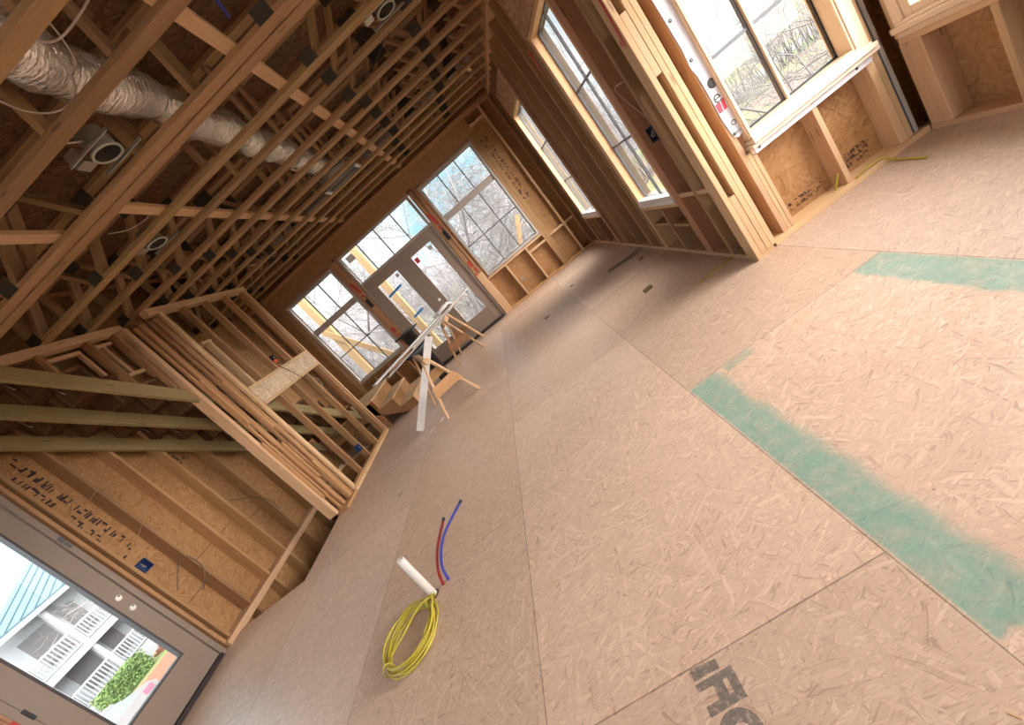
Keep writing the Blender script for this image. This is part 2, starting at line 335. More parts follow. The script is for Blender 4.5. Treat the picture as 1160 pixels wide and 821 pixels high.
def world():
    w = bpy.data.worlds.new('overcast_sky'); SC.world = w; w.use_nodes = True; t = w.node_tree; t.nodes.clear()
    n = lambda ty, **k: (lambda x: [setattr(x, a, b) for a, b in k.items()] and x or x)(t.nodes.new(ty))
    out = n('ShaderNodeOutputWorld'); bg = n('ShaderNodeBackground'); t.links.new(bg.outputs[0], out.inputs[0])
    tc = n('ShaderNodeTexCoord'); se = n('ShaderNodeSeparateXYZ'); t.links.new(tc.outputs['Generated'], se.inputs[0])
    no = n('ShaderNodeTexNoise'); mp = n('ShaderNodeMapping'); mp.inputs[3].default_value = (1, 1, 2.2); t.links.new(tc.outputs['Generated'], mp.inputs[0]); t.links.new(mp.outputs[0], no.inputs['Vector']); no.inputs['Scale'].default_value = 2.6; no.inputs['Detail'].default_value = 4
    r = n('ShaderNodeValToRGB'); e = r.color_ramp.elements; e[0].position = .40; e[0].color = (.42, .72, .86, 1); e[1].position = .54; e[1].color = (.92, .95, .97, 1); t.links.new(no.outputs[0], r.inputs[0])
    # bright sky lobes added to the right, behind and left to light the room
    dp = n('ShaderNodeVectorMath', operation='DOT_PRODUCT'); ab = n('ShaderNodeVectorMath', operation='ABSOLUTE'); t.links.new(tc.outputs['Generated'], ab.inputs[0]); sa = n('ShaderNodeSeparateXYZ'); t.links.new(ab.outputs[0], sa.inputs[0]); cx = n('ShaderNodeCombineXYZ'); t.links.new(se.outputs[0], cx.inputs[0]); t.links.new(se.outputs[1], cx.inputs[1]); t.links.new(se.outputs[2], cx.inputs[2]); t.links.new(cx.outputs[0], dp.inputs[0]); dp.inputs[1].default_value = (.80, -.55, .22)
    m = n('ShaderNodeMapRange', interpolation_type='SMOOTHSTEP'); t.links.new(dp.outputs['Value'], m.inputs[0]); m.inputs[1].default_value = .14; m.inputs[2].default_value = .9; m.inputs[3].default_value = SKY_FRONT; m.inputs[4].default_value = SKY_BACK
    dq = n('ShaderNodeVectorMath', operation='DOT_PRODUCT'); t.links.new(tc.outputs['Generated'], dq.inputs[0]); dq.inputs[1].default_value = (-.93, -.28, .22)
    m2 = n('ShaderNodeMapRange', interpolation_type='SMOOTHSTEP'); t.links.new(dq.outputs['Value'], m2.inputs[0]); m2.inputs[1].default_value = .45; m2.inputs[2].default_value = .98; m2.inputs[4].default_value = 3.0
    ad = n('ShaderNodeMath', operation='ADD'); t.links.new(m.outputs[0], ad.inputs[0]); t.links.new(m2.outputs[0], ad.inputs[1])
    t.links.new(ad.outputs[0], bg.inputs[1])
    mw_ = n('ShaderNodeMapRange'); t.links.new(dp.outputs['Value'], mw_.inputs[0]); mw_.inputs[1].default_value = 0; mw_.inputs[2].default_value = .6
    mx = n('ShaderNodeMix', data_type='RGBA'); t.links.new(mw_.outputs[0], mx.inputs[0]); t.links.new(r.outputs[0], mx.inputs[6]); mx.inputs[7].default_value = (1, .93, .875, 1); t.links.new(mx.outputs[2], bg.inputs[0])
SKY_FRONT = .84; SKY_BACK = 18.0
world()

# ------------------------------------------------------------------ planes of the room (metres)
ZC = 3.11; FY = 8.0; RX = 1.351; BY = 3.06; CX = 2.70; PX = -3.41; WX = -3.616; LX = -4.554
SW = .038

def sheet(mb, axis, p0, p1, u0, u1, z0, z1, holes):
    us = sorted({u0, u1, *[h[0] for h in holes], *[h[1] for h in holes]}); us = [u for u in us if u0 <= u <= u1]
    for a, b in zip(us, us[1:]):
        hs = sorted([(h[2], h[3]) for h in holes if h[0] < (a + b) / 2 < h[1]]); z = z0
        for lo, hi in hs + [(z1, z1)]:
            if lo > z + 1e-4:
                if axis == 'x': mb.box(p0, p1, a, b, z, lo, ch=0)
                else: mb.box(a, b, p0, p1, z, lo, ch=0)
            z = max(z, hi)

def wstud(wall, name, mat, axis, u, z0, z1, p0, p1, w=SW):
    if axis == 'x': return b1(name, mat, wall, p0, p1, u - w / 2, u + w / 2, z0, z1)
    return b1(name, mat, wall, u - w / 2, u + w / 2, p0, p1, z0, z1)

# ------------------------------------------------------------------ floor and ceiling
fl = empty('floor', (0, 0, 0), 'plywood-strand subfloor of tan panels with seams and green painted bands', 'floor', kind='structure')
m = MB()
m.box(WX + .03, RX + .16, -2.35, 8.16, -.022, 0, ch=0); m.box(RX + .16, CX + .16, -2.35, BY + .16, -.022, 0, ch=0); m.box(LX - .16, WX + .03, -2.35, 3.44, -.022, 0, ch=0); m.box(LX - .16, WX + .03, 6.62, 8.16, -.022, 0, ch=0)
m.build('floor_panel', M['floor'], fl)
m = MB()
m.box(WX + .03, WX + .07, 3.44, 6.6, -.28, -.023); m.box(LX - .1, WX + .07, 3.36, 3.40, -.28, -.023)
m.build('rim_board', M['lumber'], fl)

m = MB(); INK = .0008
for Q in ([(-.362, .926), (-.275, .918), (-.274, .890), (-.361, .892)], [(-.364, .882), (-.241, .882), (-.241, .860), (-.364, .860)], [(-.360, .820), (-.241, .820), (-.241, .795), (-.360, .793)],
          [(-.241, .8599), (-.241, .8201), (-.268, .8201), (-.268, .8599)], [(-.316, .8599), (-.283, .8599), (-.283, .8201), (-.316, .8201)]):
    m.poly([(x, y, .0001) for x, y in Q], INK, (0, 0, 1))
for k in range(28):
    a, b = 2 * PI * k / 28, 2 * PI * (k + 1) / 28; c = (-.302, .728)
    m.poly([(c[0] + .062 * math.cos(a), c[1] + .060 * math.sin(a), .0001), (c[0] + .062 * math.cos(b), c[1] + .060 * math.sin(b), .0001), (c[0] + .030 * math.cos(b), c[1] + .026 * math.sin(b), .0001), (c[0] + .030 * math.cos(a), c[1] + .026 * math.sin(a), .0001)], INK, (0, 0, 1))
tag(m.build('stencil_lettering', M['floor_ink'], fl), 'worn dark grey block letters')

ce = empty('ceiling', (0, 0, 3.55), 'brown strand-board subfloor seen between the trusses', 'ceiling', kind='structure')
ZT = 3.64
m = MB(); m.box(WX - .09, RX + .16, -2.2, 8.16, ZT, ZT + .022, ch=0); m.box(RX + .16, CX + .16, -2.2, BY + .16, ZT, ZT + .022, ch=0); m.box(LX - .16, WX - .09, 6.55, 8.16, ZT, ZT + .022, ch=0); m.box(LX - .16, WX - .09, -2.35, 1.9, ZT, ZT + .022, ch=0)
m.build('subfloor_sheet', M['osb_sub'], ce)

# ------------------------------------------------------------------ floor trusses overhead
YT = [2.075, 2.51, 3.092, 3.205, 3.755, 4.18, 4.68, 5.08, 5.51, 5.94, 6.41, 6.805, 7.25, 7.63]
WHICH = ['nearest to the camera', 'second from the camera, below the shiny duct', 'camera side of the doubled pair', 'far side of the doubled pair', 'first beyond the doubled pair', 'second beyond the doubled pair', 'third beyond the doubled pair',
         'fourth beyond the doubled pair', 'seventh from the rear wall', 'sixth from the rear wall', 'fifth from the rear wall', 'fourth from the rear wall', 'third from the rear wall', 'second from the rear wall']
def make_truss(xl, xr):
    r = empty('floor_truss', (0, 0, 0)); W = .093; T = .038; zb = ZC; zt = ZT
    b1('bottom_chord', M['chord'], r, xl, xr, -W / 2, W / 2, zb, zb + T); b1('top_chord', M['chord'], r, xl, xr, -W / 2, W / 2, zt - T, zt)
    nodes = []; x = xl + .05
    n = round((xr - xl) / .86); st = (xr - xl - .1) / n
    lo = zb + T; hi = zt - T
    for i in range(n):
        a = x + i * st; b = a + st; mid = (a + b) / 2
        if a < -.75 and b > -1.65:            # open chase for the duct
            continue
        beam1('web', M['chord'], r, (a + .05, 0, lo), (mid - .03, 0, hi), W * .95, T, up=(1, 0, 1)); beam1('web', M['chord'], r, (b - .05, 0, lo), (mid + .03, 0, hi), W * .95, T, up=(-1, 0, 1))
        for (px, pz, w, h) in ((a, lo + .015, .12, .09), (mid, hi - .02, .20, .14)):
            m = MB()
            m.box(px - w / 2, px + w / 2, -W / 2 - .0016, -W / 2, pz - h / 2, pz + h / 2, ch=0)
            m.build('connector_plate', M['plate'], r)
    for xe in (xl + .02, -1.44, -.90, xr - .02): beam1('end_post', M['chord'], r, (xe, 0, lo), (xe, 0, hi), W, T, up=(1, 0, 0))
    return r
cache = {}
for i, y in enumerate(YT):
    span = (WX - .08, RX + .13) if y < 4.75 else (PX - .08, RX + .13) if y < 6.5 else (LX - .1, RX + .13)
    if span in cache: r = copy_tree(cache[span])
    else: r = cache[span] = make_truss(*span)
    r.location = (0, y, 0)
    tag(r, 'open-web wooden floor truss overhead, ' + WHICH[i], 'truss', 'floor trusses overhead')

def strongback(x, y0, y1, lab, w=.09):
    o = b1('strongback_board', M['lumber_light'], None, x - w / 2, x + w / 2, y0, y1, ZC + .0385, ZC + .0765); return tag(o, lab, 'board', 'boards laid across the trusses')
strongback(-.545, 2.2, 8.1, 'pale board laid across the trusses beside the shiny duct, running to the rear wall')
strongback(-1.95, 3.12, 8.1, 'pale board laid across the truss bottom chords past the doubled pair, on the stair side')
strongback(-2.26, 2.0, 3.10, 'short pale board laid across the truss bottom chords near the stairs')

# ------------------------------------------------------------------ wall helpers
def ink_text(wall, mat, axis, pos, sgn, u0, z0, length, rows, size, along='z'):
    """illegible sprayed grade stencil: short broken strokes in rows (nothing readable)"""
    m = MB(); rnd = random.Random(int((u0 + z0 * 3 + length) * 1000))
    for r in range(rows):
        t = 0
        while t < length:
            L = rnd.uniform(.5, 1.2) * size
            if rnd.random() > .16:
                for q in range(rnd.randint(2, 3)):
                    w = rnd.uniform(.12, .28) * size; h = size * rnd.uniform(.5, .95); a = t + q * L / 3; b = r * size * 1.35 + rnd.uniform(0, .1) * size
                    if rnd.random() < .4: w, h = w * 2.2, h * .32; b += rnd.choice((0, .6)) * size
                    lo, hi = (a, a + w), (b, b + h)
                    if along == 'z': U = (u0 + hi[0], u0 + hi[1]); Z = (z0 - lo[1], z0 - lo[0])
                    else: U = (u0 + lo[0], u0 + lo[1]); Z = (z0 + hi[0], z0 + hi[1])
                    p = (pos, pos + sgn * .001)
                    if axis == 'x': m.box(min(p), max(p), U[0], U[1], Z[0], Z[1], ch=0)
                    else: m.box(U[0], U[1], min(p), max(p), Z[0], Z[1], ch=0)
            t += L * 1.15
    return tag(m.build('stencil_marking', mat, wall), 'dark smudged sheet markings')

def window(name, axis, plane, u0, u1, z0, z1, out, label, frame_w=.045, depth=.12, cols=3, rows=1, bar=None, rows_low=2, fmat='vinyl', muntin_w=.02, glass_at=.085, cols_list=None, muntin=True, sash=None):
    """u0..z1 is the visible glass. out = +1/-1 direction away from the room along the axis normal"""
    def P(u, d, z): return (plane + out * d, u, z) if axis == 'x' else (u, plane + out * d, z)
    def bx(m, ua, ub, da, db, za, zb, ch=.003):
        a = P(ua, da, za); b = P(ub, db, zb); m.box(min(a[0], b[0]), max(a[0], b[0]), min(a[1], b[1]), max(a[1], b[1]), min(a[2], b[2]), max(a[2], b[2]), ch=ch)
    r = empty(name, P((u0 + u1) / 2, 0, z0 - frame_w), label, 'window', kind='structure'); fw = frame_w
    m = MB()
    bx(m, u0 - fw, u0, 0, depth, z0 - fw, z1 + fw); bx(m, u1, u1 + fw, 0, depth, z0 - fw, z1 + fw); bx(m, u0, u1, 0, depth, z0 - fw, z0); bx(m, u0, u1, 0, depth, z1, z1 + fw)
    m.build('window_frame', M[fmat], r)
    g = glass_at
    m = MB()
    for a, b, c, d in ((u0, u0 + .012, z0, z1), (u1 - .012, u1, z0, z1), (u0, u1, z0, z0 + .012), (u0, u1, z1 - .012, z1)): bx(m, a, b, g - .012, g + .012, c, d, ch=0)
    m.build('glazing_gasket', M[sash or 'muntin'], r)
    m = MB(); bx(m, u0, u1, g - .003, g + .003, z0, z1, ch=0); m.build('glass_pane', M['glass'], r)
    if bar:
        m = MB(); bx(m, u0, u1, g - .045, g + .03, bar[0], bar[1]); bb = m.build('transom_bar', M['vinyl'], r); tag(bb, 'pale grey bar with screws')
        m = MB()
        for k in range(5):
            u = u0 + (u1 - u0) * (k + .5) / 5; q = P(u, g - .045, (bar[0] + bar[1]) / 2 + (.02 if k % 2 else -.01)); m.lathe([(0, .003), (.007, .002), (.008, 0)], q, (-out, 0, 0) if axis == 'x' else (0, -out, 0), 8)
        m.build('screw', M['muntin'], bb)
    if fmat == 'jamb':
        m = MB(); q0, q1 = depth - .001, .156
        for a, b, c, d in ((u0 - fw, u0, z0 - fw, z1 + fw), (u1, u1 + fw, z0 - fw, z1 + fw), (u0, u1, z0 - fw, z0), (u0, u1, z1, z1 + fw)): bx(m, a, b, q0, q1, c, d, ch=0)
        m.build('outer_frame', M['outer'], r)
    if muntin:
        m = MB(); mw = muntin_w
        for k in range(1, cols):
            u = u0 + (u1 - u0) * k / cols if not cols_list else cols_list[k - 1]; bx(m, u - mw / 2, u + mw / 2, g - .012, g + .012, z0, z1, ch=0)
        zz = []
        if bar: zz = [z0 + (bar[0] - z0) * k / rows_low for k in range(1, rows_low)]
        else: zz = [z0 + (z1 - z0) * k / rows for k in range(1, rows)]
        for z in zz: bx(m, u0, u1, g - .011, g + .011, z - mw / 2, z + mw / 2, ch=0)
        if m.f: m.build('muntin_grid', M['muntin'], r)
    return r

# ------------------------------------------------------------------ rear wall (two windows and the french door)
wb = empty('wall_back', (0, FY, 0), 'framed rear wall of brown studs and strand board around two windows and a double door', 'wall', kind='structure')
D0_, D1_ = FY, FY + .14
m = MB(); sheet(m, 'y', FY + .14, FY + .155, LX - .16, RX + .16, 0, 3.6, [(-3.90, -2.72, .76, 2.73), (-.57, .65, .76, 2.73), (-2.53, -.77, 0, 2.79)]); m.build('sheathing', M['osb_y'], wb)
for a, b in ((LX, -2.56), (-.75, RX)): b1('bottom_plate', M['lumber'], wb, a, b, D0_, D1_, 0, .038)
for z in (3.034, 3.072): b1('top_plate', M['lumber'], wb, LX, RX + .14, D0_, D1_, z, z + .0375)
hb = b1('header', M['osb_ply'], wb, -4.02, .79, FY - .004, FY + .13, 2.80, 3.033); tag(hb, 'smooth brown header board')
for a, b in ((-3.95, -2.60), (-2.55, -.76), (-.60, .70)): b1('header_strip', M['lumber_red'], wb, a, b, D0_, D1_, 2.755, 2.799)
for u in (-4.535, -4.30, -4.02, -3.975, -3.93): wstud(wb, 'stud', M['lumber'], 'y', u, .038, 3.033 if u < -4.1 else 2.80, D0_, D1_)
for u in (-2.685, -2.645): wstud(wb, 'stud', M['lumber_red'], 'y', u, .038, 2.755, D0_ - .001, D1_)
for u in (-2.605, -2.565): wstud(wb, 'stud', M['lumber'], 'y', u, .0, 2.755, D0_ - .002, D1_)
b1('trimmer_board', M['lumber_light'], wb, -.755, -.615, FY - .012, FY + .13, 0, .92); tag(bpy.data.objects[-1] if False else wb.children[-1], 'pale tan board at the foot of the door jamb')
for u in (-.735, -.695): wstud(wb, 'stud', M['lumber'], 'y', u, .92, 2.755, D0_, D1_)
wstud(wb, 'stud', M['lumber_red'], 'y', -.64, .92, 2.80, D0_, D1_)
for u in (.675, .714, .753): wstud(wb, 'stud', M['lumber'], 'y', u, .038, 2.80, D0_, D1_)
for u in (1.10, 1.325): wstud(wb, 'stud', M['lumber_light'] if u < 1.2 else M['lumber'], 'y', u, .038, 3.033, D0_, D1_)
b1('sill_plate', M['lumber_light'], wb, -.60, .655, D0_ - .004, D1_, .722, .758); b1('sill_plate', M['lumber'], wb, -3.91, -2.70, D0_ - .004, D1_, .722, .758)
for u in (-.20, .28): wstud(wb, 'cripple_stud', M['lumber_light'], 'y', u, .038, .722, D0_, D1_)
for u in (-3.6, -3.2, -2.85): wstud(wb, 'cripple_stud', M['lumber'], 'y', u, .038, .722, D0_, D1_)
for a, b, z in ((.775, 1.08, .61), (1.12, 1.305, .61), (.30, .655, .595), (.775, 1.08, 2.86)): b1('blocking', M['lumber_light'], wb, a, b, D0_ + .002, D1_, z, z + .038)
ink_text(wb, M['ink'], 'y', FY + .139, -1, .80, 2.62, 1.25, 2, .055)
# red paper labels and brackets on the jamb studs either side of the door
for x in (-2.62, -.69):
    m = MB(); f0 = FY - .006
    for q in ([(-.05, 2.28), (.01, 2.30), (.045, 2.16), (.05, 2.03), (.0, 2.06), (-.02, 2.17)], [(-.02, 2.02), (.03, 2.0), (.035, 1.95), (-.01, 1.97)], [(-.04, 1.20), (.02, 1.23), (.03, 1.12), (-.02, 1.08)], [(.0, 1.04), (.04, 1.05), (.04, .98), (.01, .97)], [(-.05, .95), (-.02, .97), (.0, .90), (-.04, .88)]): m.poly([(x + u, f0, z) for u, z in q], .001, (0, -1, 0))
    tag(m.build('red_marking', M['red_paint'], wb), 'red painted marks')
    m = MB(); m.box(x - .03, x + .045, FY - .012, FY - .004, 1.72, 1.90); m.box(x + .03, x + .045, FY - .02, FY - .004, 1.78, 1.96); tag(m.build('hinge_plate', M['black'], wb), 'dark metal plate')

window('window_1', 'y', FY, -3.855, -2.765, .815, 2.675, 1, 'tall gridded window of the rear wall beside the stairs', bar=(1.985, 2.095))
window('window_2', 'y', FY, -.525, .605, .815, 2.675, 1, 'tall gridded window of the rear wall nearest the corner with the right-hand wall', bar=(1.985, 2.095))
w3 = window('window_3', 'y', FY, -2.48, -.825, 2.16, 2.735, 1, 'wide four-light transom window above the taupe double door', cols=4, frame_w=.04)
m = MB(); m.box(-2.40, -2.24, FY + .078, FY + .081, 2.56, 2.68, ch=0); tag(m.build('sticker', M['paper'], w3), 'grey glass sticker')

d1 = empty('door_1', (-1.65, FY, 0), 'taupe glazed double door with blue tape in the rear wall', 'door', kind='structure')
m = MB(); m.box(-2.535, -2.49, FY, FY + .13, .0, 2.16); m.box(-.805, -.765, FY, FY + .13, 0, 2.16); m.box(-2.535, -.765, FY + .01, FY + .13, 2.135, 2.165); m.build('door_frame', M['taupe'], d1)
m = MB(); m.box(-2.49, -.805, FY - .03, FY + .12, 0, .045); tag(m.build('threshold', M['threshold'], d1), 'dark sill gap under the doors')
def door_leaf(parent, a, b, ga, gb, z0, z1, gz0, gz1, axis='y', plane=FY + .05):
    m = MB(); t = .022
    def bx(u0, u1, za, zb):
        if axis == 'y': m.box(u0, u1, plane - t, plane + t, za, zb)
        else: m.box(plane - t, plane + t, u0, u1, za, zb)
    bx(a, ga, z0, z1); bx(gb, b, z0, z1); bx(ga, gb, z0, gz0); bx(ga, gb, gz1, z1)
    lf = m.build('door_leaf', M['taupe'], parent)
    m = MB(); e = .014
    def bx2(u0, u1, za, zb, d=.027):
        if axis == 'y': m.box(u0, u1, plane - d, plane + d, za, zb, ch=0)
        else: m.box(plane - d, plane + d, u0, u1, za, zb, ch=0)
    for q in ((ga - e, ga + .004, gz0 - e, gz1 + e), (gb - .004, gb + e, gz0 - e, gz1 + e), (ga, gb, gz0 - e, gz0 + .004), (ga, gb, gz1 - .004, gz1 + e)): bx2(*q)
    m.build('glass_bead', M['taupe'] if axis == 'y' else M['taupe_dark'], lf)
    m = MB(); bx2(ga, gb, gz0, gz1, .004); m.build('glass_pane', M['glass'], lf); return lf
lf1 = door_leaf(d1, -2.487, -1.652, -2.30, -1.80, .048, 2.133, .355, 1.935)
lf2 = door_leaf(d1, -1.648, -.808, -1.465, -.985, .048, 2.133, .355, 1.935)
m = MB(); m.lathe([(0, .045), (.02, .043), (.026, .03), (.012, .018), (.012, 0), (.03, 0)], (-1.575, FY + .026, 1.03), (0, -1, 0)); tag(m.build('door_handle', M['white_knob_daylight'], lf2), 'round white knob')
for z0, x0, x1 in ((1.66, -2.27, -1.93), (1.08, -2.17, -1.93)):
    m = MB(); m.beam((x0, FY + .043, z0), (x1, FY + .043, z0 + .03), .002, .045, ch=0); tag(m.build('tape_strip', M['tape'], lf1), 'strip of blue masking tape')
m = MB(); m.box(-1.90, -1.83, FY + .042, FY + .044, 1.83, 1.89, ch=0); m.build('sticker', M['paper'], lf1)
m = MB(); m.box(-1.10, -1.03, FY + .042, FY + .044, 1.81, 1.88, ch=0); m.build('sticker', M['vinyl'], lf2)
m = MB(); m.box(-1.44, -1.36, FY + .042, FY + .044, 1.77, 1.87, ch=0); tag(m.build('sticker', M['red_paint'], lf2), 'small red sticker')

# ------------------------------------------------------------------ right wall with two tall windows
wr = empty('wall_right', (RX, 5.5, 0), 'framed wall of brown studs with two tall narrow windows', 'wall', kind='structure')
X0, X1 = RX, RX + .14
W1 = (6.47, 7.45, .58, 2.44); W2 = (3.775, 4.565, .60, 2.42)
m = MB(); sheet(m, 'x', RX + .14, RX + .155, BY + .1, FY + .15, 0, 3.6, [(W1[0] - .04, W1[1] + .04, W1[2] - .05, W1[3] + .05), (W2[0] - .04, W2[1] + .04, W2[2] - .05, W2[3] + .05)]); m.build('sheathing', M['osb_x'], wr)
b1('bottom_plate', M['lumber_light'], wr, X0, X1, 3.02, FY, 0, .038)
for z in (3.034, 3.072): b1('top_plate', M['lumber_light'] if z < 3.05 else M['lumber'], wr, X0, X1, 3.02, FY, z, z + .0375)
b1('rim_strip', M['lumber'], wr, X0 + .01, X0 + .05, 3.02, FY, ZC + .005, ZT)
for y in (7.93, 7.62, 7.575, 6.36, 6.08, 5.94, 5.50, 5.06, 4.74, 3.33): wstud(wr, 'stud', M['lumber_wall_shade'], 'x', y, .038, 3.033, X0, X1)
for y in (7.525, 6.405): wstud(wr, 'trimmer_stud', M['lumber_wall_shade'], 'x', y, .038, 2.49, X0, X1)
wstud(wr, 'trimmer_stud', M['lumber_wall_shade'], 'x', 4.665, .038, 2.47, X0, X1); wstud(wr, 'trimmer_stud', M['lumber_light'], 'x', 4.625, .038, 2.47, X0, X1)
for y in (3.71, 3.672, 3.634): wstud(wr, 'trimmer_stud', M['lumber_red'], 'x', y, .038, 3.033 if y < 3.7 else 2.47, X0, X1)
for y, a in ((7.25, W1), (6.9, W1), (4.15, W2)): wstud(wr, 'cripple_stud', M['lumber_wall_shade'], 'x', y, .038, a[2] - .085, X0, X1)
for a in (W1, W2):
    b1('sill_plate', M['lumber_light'], wr, X0, X1, a[0] - .06, a[1] + .06, a[2] - .085, a[2] - .047)
    tag(b1('header', M['osb_pink'], wr, X0 - .002, X1, a[0] - .11, a[1] + .13, a[3] + .05, 2.86), 'pinkish header board')
    for y in (a[0] + .2, (a[0] + a[1]) / 2, a[1] - .2): wstud(wr, 'cripple_stud', M['lumber_wall_shade'], 'x', y, 2.86, 3.033, X0, X1)
b1('blocking', M['lumber_light'], wr, X0 + .005, X1, 3.16, 3.61, .59, .628); b1('blocking', M['lumber'], wr, X0 + .02, X1, 3.80, 4.13, .29, .325); b1('blocking', M['lumber'], wr, X0 + .02, X1, 4.17, 4.60, .30, .335)
# the built-up corner post: stud plies with short filler blocks between them
for k, (a, b) in enumerate(((1.351, 1.389), (1.437, 1.475), (1.476, 1.514))): b1('post_stud', M['lumber_light'] if k else M['lumber_light'], wr, a, b, 3.012, 3.137, 0 if k == 0 else .038, 3.033)
m = MB(); m.box(1.39, 1.436, 3.014, 3.137, .038, .505); m.box(1.39, 1.436, 3.014, 3.137, 1.423, 1.832); m.box(1.39, 1.436, 3.014, 3.137, 2.4, 3.033); tag(m.build('filler_block', M['lumber_light'], wr), 'short pale blocks between the post studs')
m = MB(); m.poly([(1.3505, 3.028, 2.05), (1.3505, 3.05, 2.02), (1.3505, 3.066, 1.72), (1.3505, 3.06, 1.66), (1.3505, 3.04, 1.70), (1.3505, 3.024, 1.9)], .0008, (-1, 0, 0)); m.poly([(1.3505, 3.085, 1.74), (1.3505, 3.105, 1.72), (1.3505, 3.10, 1.69), (1.3505, 3.08, 1.70)], .0008, (-1, 0, 0)); tag(m.build('red_marking', M['red_paint'], wr), 'red paint streak on the corner post')
m = MB(); m.poly([(X0 - .001, 4.79, 2.42), (X0 - .001, 4.85, 2.42), (X0 - .001, 4.85, 2.12), (X0 - .001, 4.79, 2.2)], .0008, (-1, 0, 0)); m.build('red_marking', M['red_paint'], wr)
window('window_4', 'x', RX, W1[0], W1[1], W1[2], W1[3], 1, 'tall narrow window of the right-hand stud wall nearest the rear corner', fmat='jamb', glass_at=.088, depth=.102, cols=2, rows=3, muntin_w=.018, frame_w=.042)
window('window_5', 'x', RX, W2[0], W2[1], W2[2], W2[3], 1, 'tall narrow window of the right-hand stud wall nearest the corner post', fmat='jamb', glass_at=.088, depth=.102, cols=2, rows=3, muntin_w=.018, frame_w=.042)
for nm, a in (('window_4', W1), ('window_5', W2)):
    r = bpy.data.objects[nm]; m = MB(); m.box(RX - .012, RX + .07, a[0] - .04, a[1] + .04, a[2] - .045, a[2] - .004); m.box(RX - .006, RX + .06, a[0] - .02, a[1] + .02, a[2] - .006, a[2] + .03); tag(m.build('window_sill', M['white'], r), 'whitish stepped sill')

# ------------------------------------------------------------------ alcove: window wall facing the camera, and side wall
wa = empty('wall_alcove_back', (2.0, BY, 0), 'framed alcove wall of bright strand board below a wide window', 'wall', kind='structure')
Y0, Y1 = BY, BY + .14
m = MB(); sheet(m, 'y', Y1, Y1 + .015, RX + .14, CX + .16, 0, 3.6, [(1.66, 2.57, .66, 2.42)]); m.build('sheathing', M['osb_y'], wa)
b1('bottom_plate', M['lumber_light'], wa, 1.515, CX, Y0 - .03, Y1, 0, .038)
for z in (3.034, 3.072): b1('top_plate', M['lumber'], wa, RX + .14, CX + .14, Y0, Y1, z, z + .0375)
for u in (1.628, 1.666): wstud(wa, 'stud', M['lumber_light'], 'y', u, .038, .655 if u > 1.65 else 3.033, Y0, Y1)
wstud(wa, 'stud', M['lumber_light'], 'y', 1.69, .038, .62, Y0 - .004, Y1, .03)
wstud(wa, 'cripple_stud', M['lumber_light'], 'y', 2.145, .038, .625, Y0, Y1)
wstud(wa, 'stud', M['lumber_light'], 'y', 2.60, .038, 3.033, Y0, Y1); wstud(wa, 'trimmer_stud', M['lumber_light'], 'y', 2.553, .038, .655, Y0, Y1, .055); 
b1('sill_plate', M['pine'], wa, 1.68, 2.58, Y0 - .008, Y1, .625, .662)
b1('header', M['lumber'], wa, 1.64, 2.6, Y0, Y1, 2.43, 2.7)
tag(b1('wrap_strip', M['grey_strip'], wa, 2.637, 2.664, Y0 + .005, Y0 + .10, .04, 3.0), 'grey-green strip of house wrap in the corner'); b1('wrap_strip', M['muntin'], wa, 2.622, 2.637, Y0 + .01, Y0 + .1, .04, 3.0); b1('corner_stud', M['lumber'], wa, 2.672, 2.698, Y0 + .04, Y0 + .13, .04, 3.033)
ink_text(wa, M['ink'], 'y', Y1 - .001, -1, 2.20, .075, .22, 3, .028, 'u'); ink_text(wa, M['ink'], 'y', Y1 - .001, -1, 1.80, .075, .28, 2, .028, 'u')

w6 = window('window_6', 'y', BY - .035, 1.722, 2.465, .765, 2.32, 1, 'wide alcove window with a pale wooden frame looking onto the bare trees', fmat='pine', frame_w=.03, depth=.17, glass_at=.13, cols=2, rows=3, cols_list=[2.07], muntin_w=.022, sash='black')
m = MB()
m.box(2.492, 2.575, BY - .03, BY + .10, .70, 2.40); m.box(2.478, 2.53, BY - .045, BY + .05, .735, 2.36); m.box(1.700, 1.722, BY - .045, BY + .10, .66, 2.40); m.build('side_casing', M['pine'], w6)
m = MB(); m.box(1.69, 2.58, BY - .075, BY + .05, .695, .722); m.box(1.70, 2.56, BY - .06, BY + .08, .72, .738); m.box(1.70, 2.50, BY - .05, BY + .09, .738, .752); m.box(1.68, 2.60, BY - .05, BY + .06, .664, .692); tag(m.build('window_sill', M['sillwood'], w6), 'stepped pale wooden sill')
m = MB(); m.box(1.70, 2.56, BY - .0135, BY - .0095, .622, .668, ch=0); fl_ = m.build('flashing_strip', M['wrap'], w6); tag(fl_, 'white wrap strip nailed under the sill')
m = MB()
for x in (1.735, 2.46): m.lathe([(0, .003), (.009, .002), (.011, 0)], (x, BY - .0135, .648), (0, -1, 0), 12)
m.build('cap_nail', M['wrap_grey'], fl_)
m = MB(); m.box(2.072, 2.092, BY + .06, BY + .13, .765, 2.32); m.build('meeting_stile', M['pine'], w6)

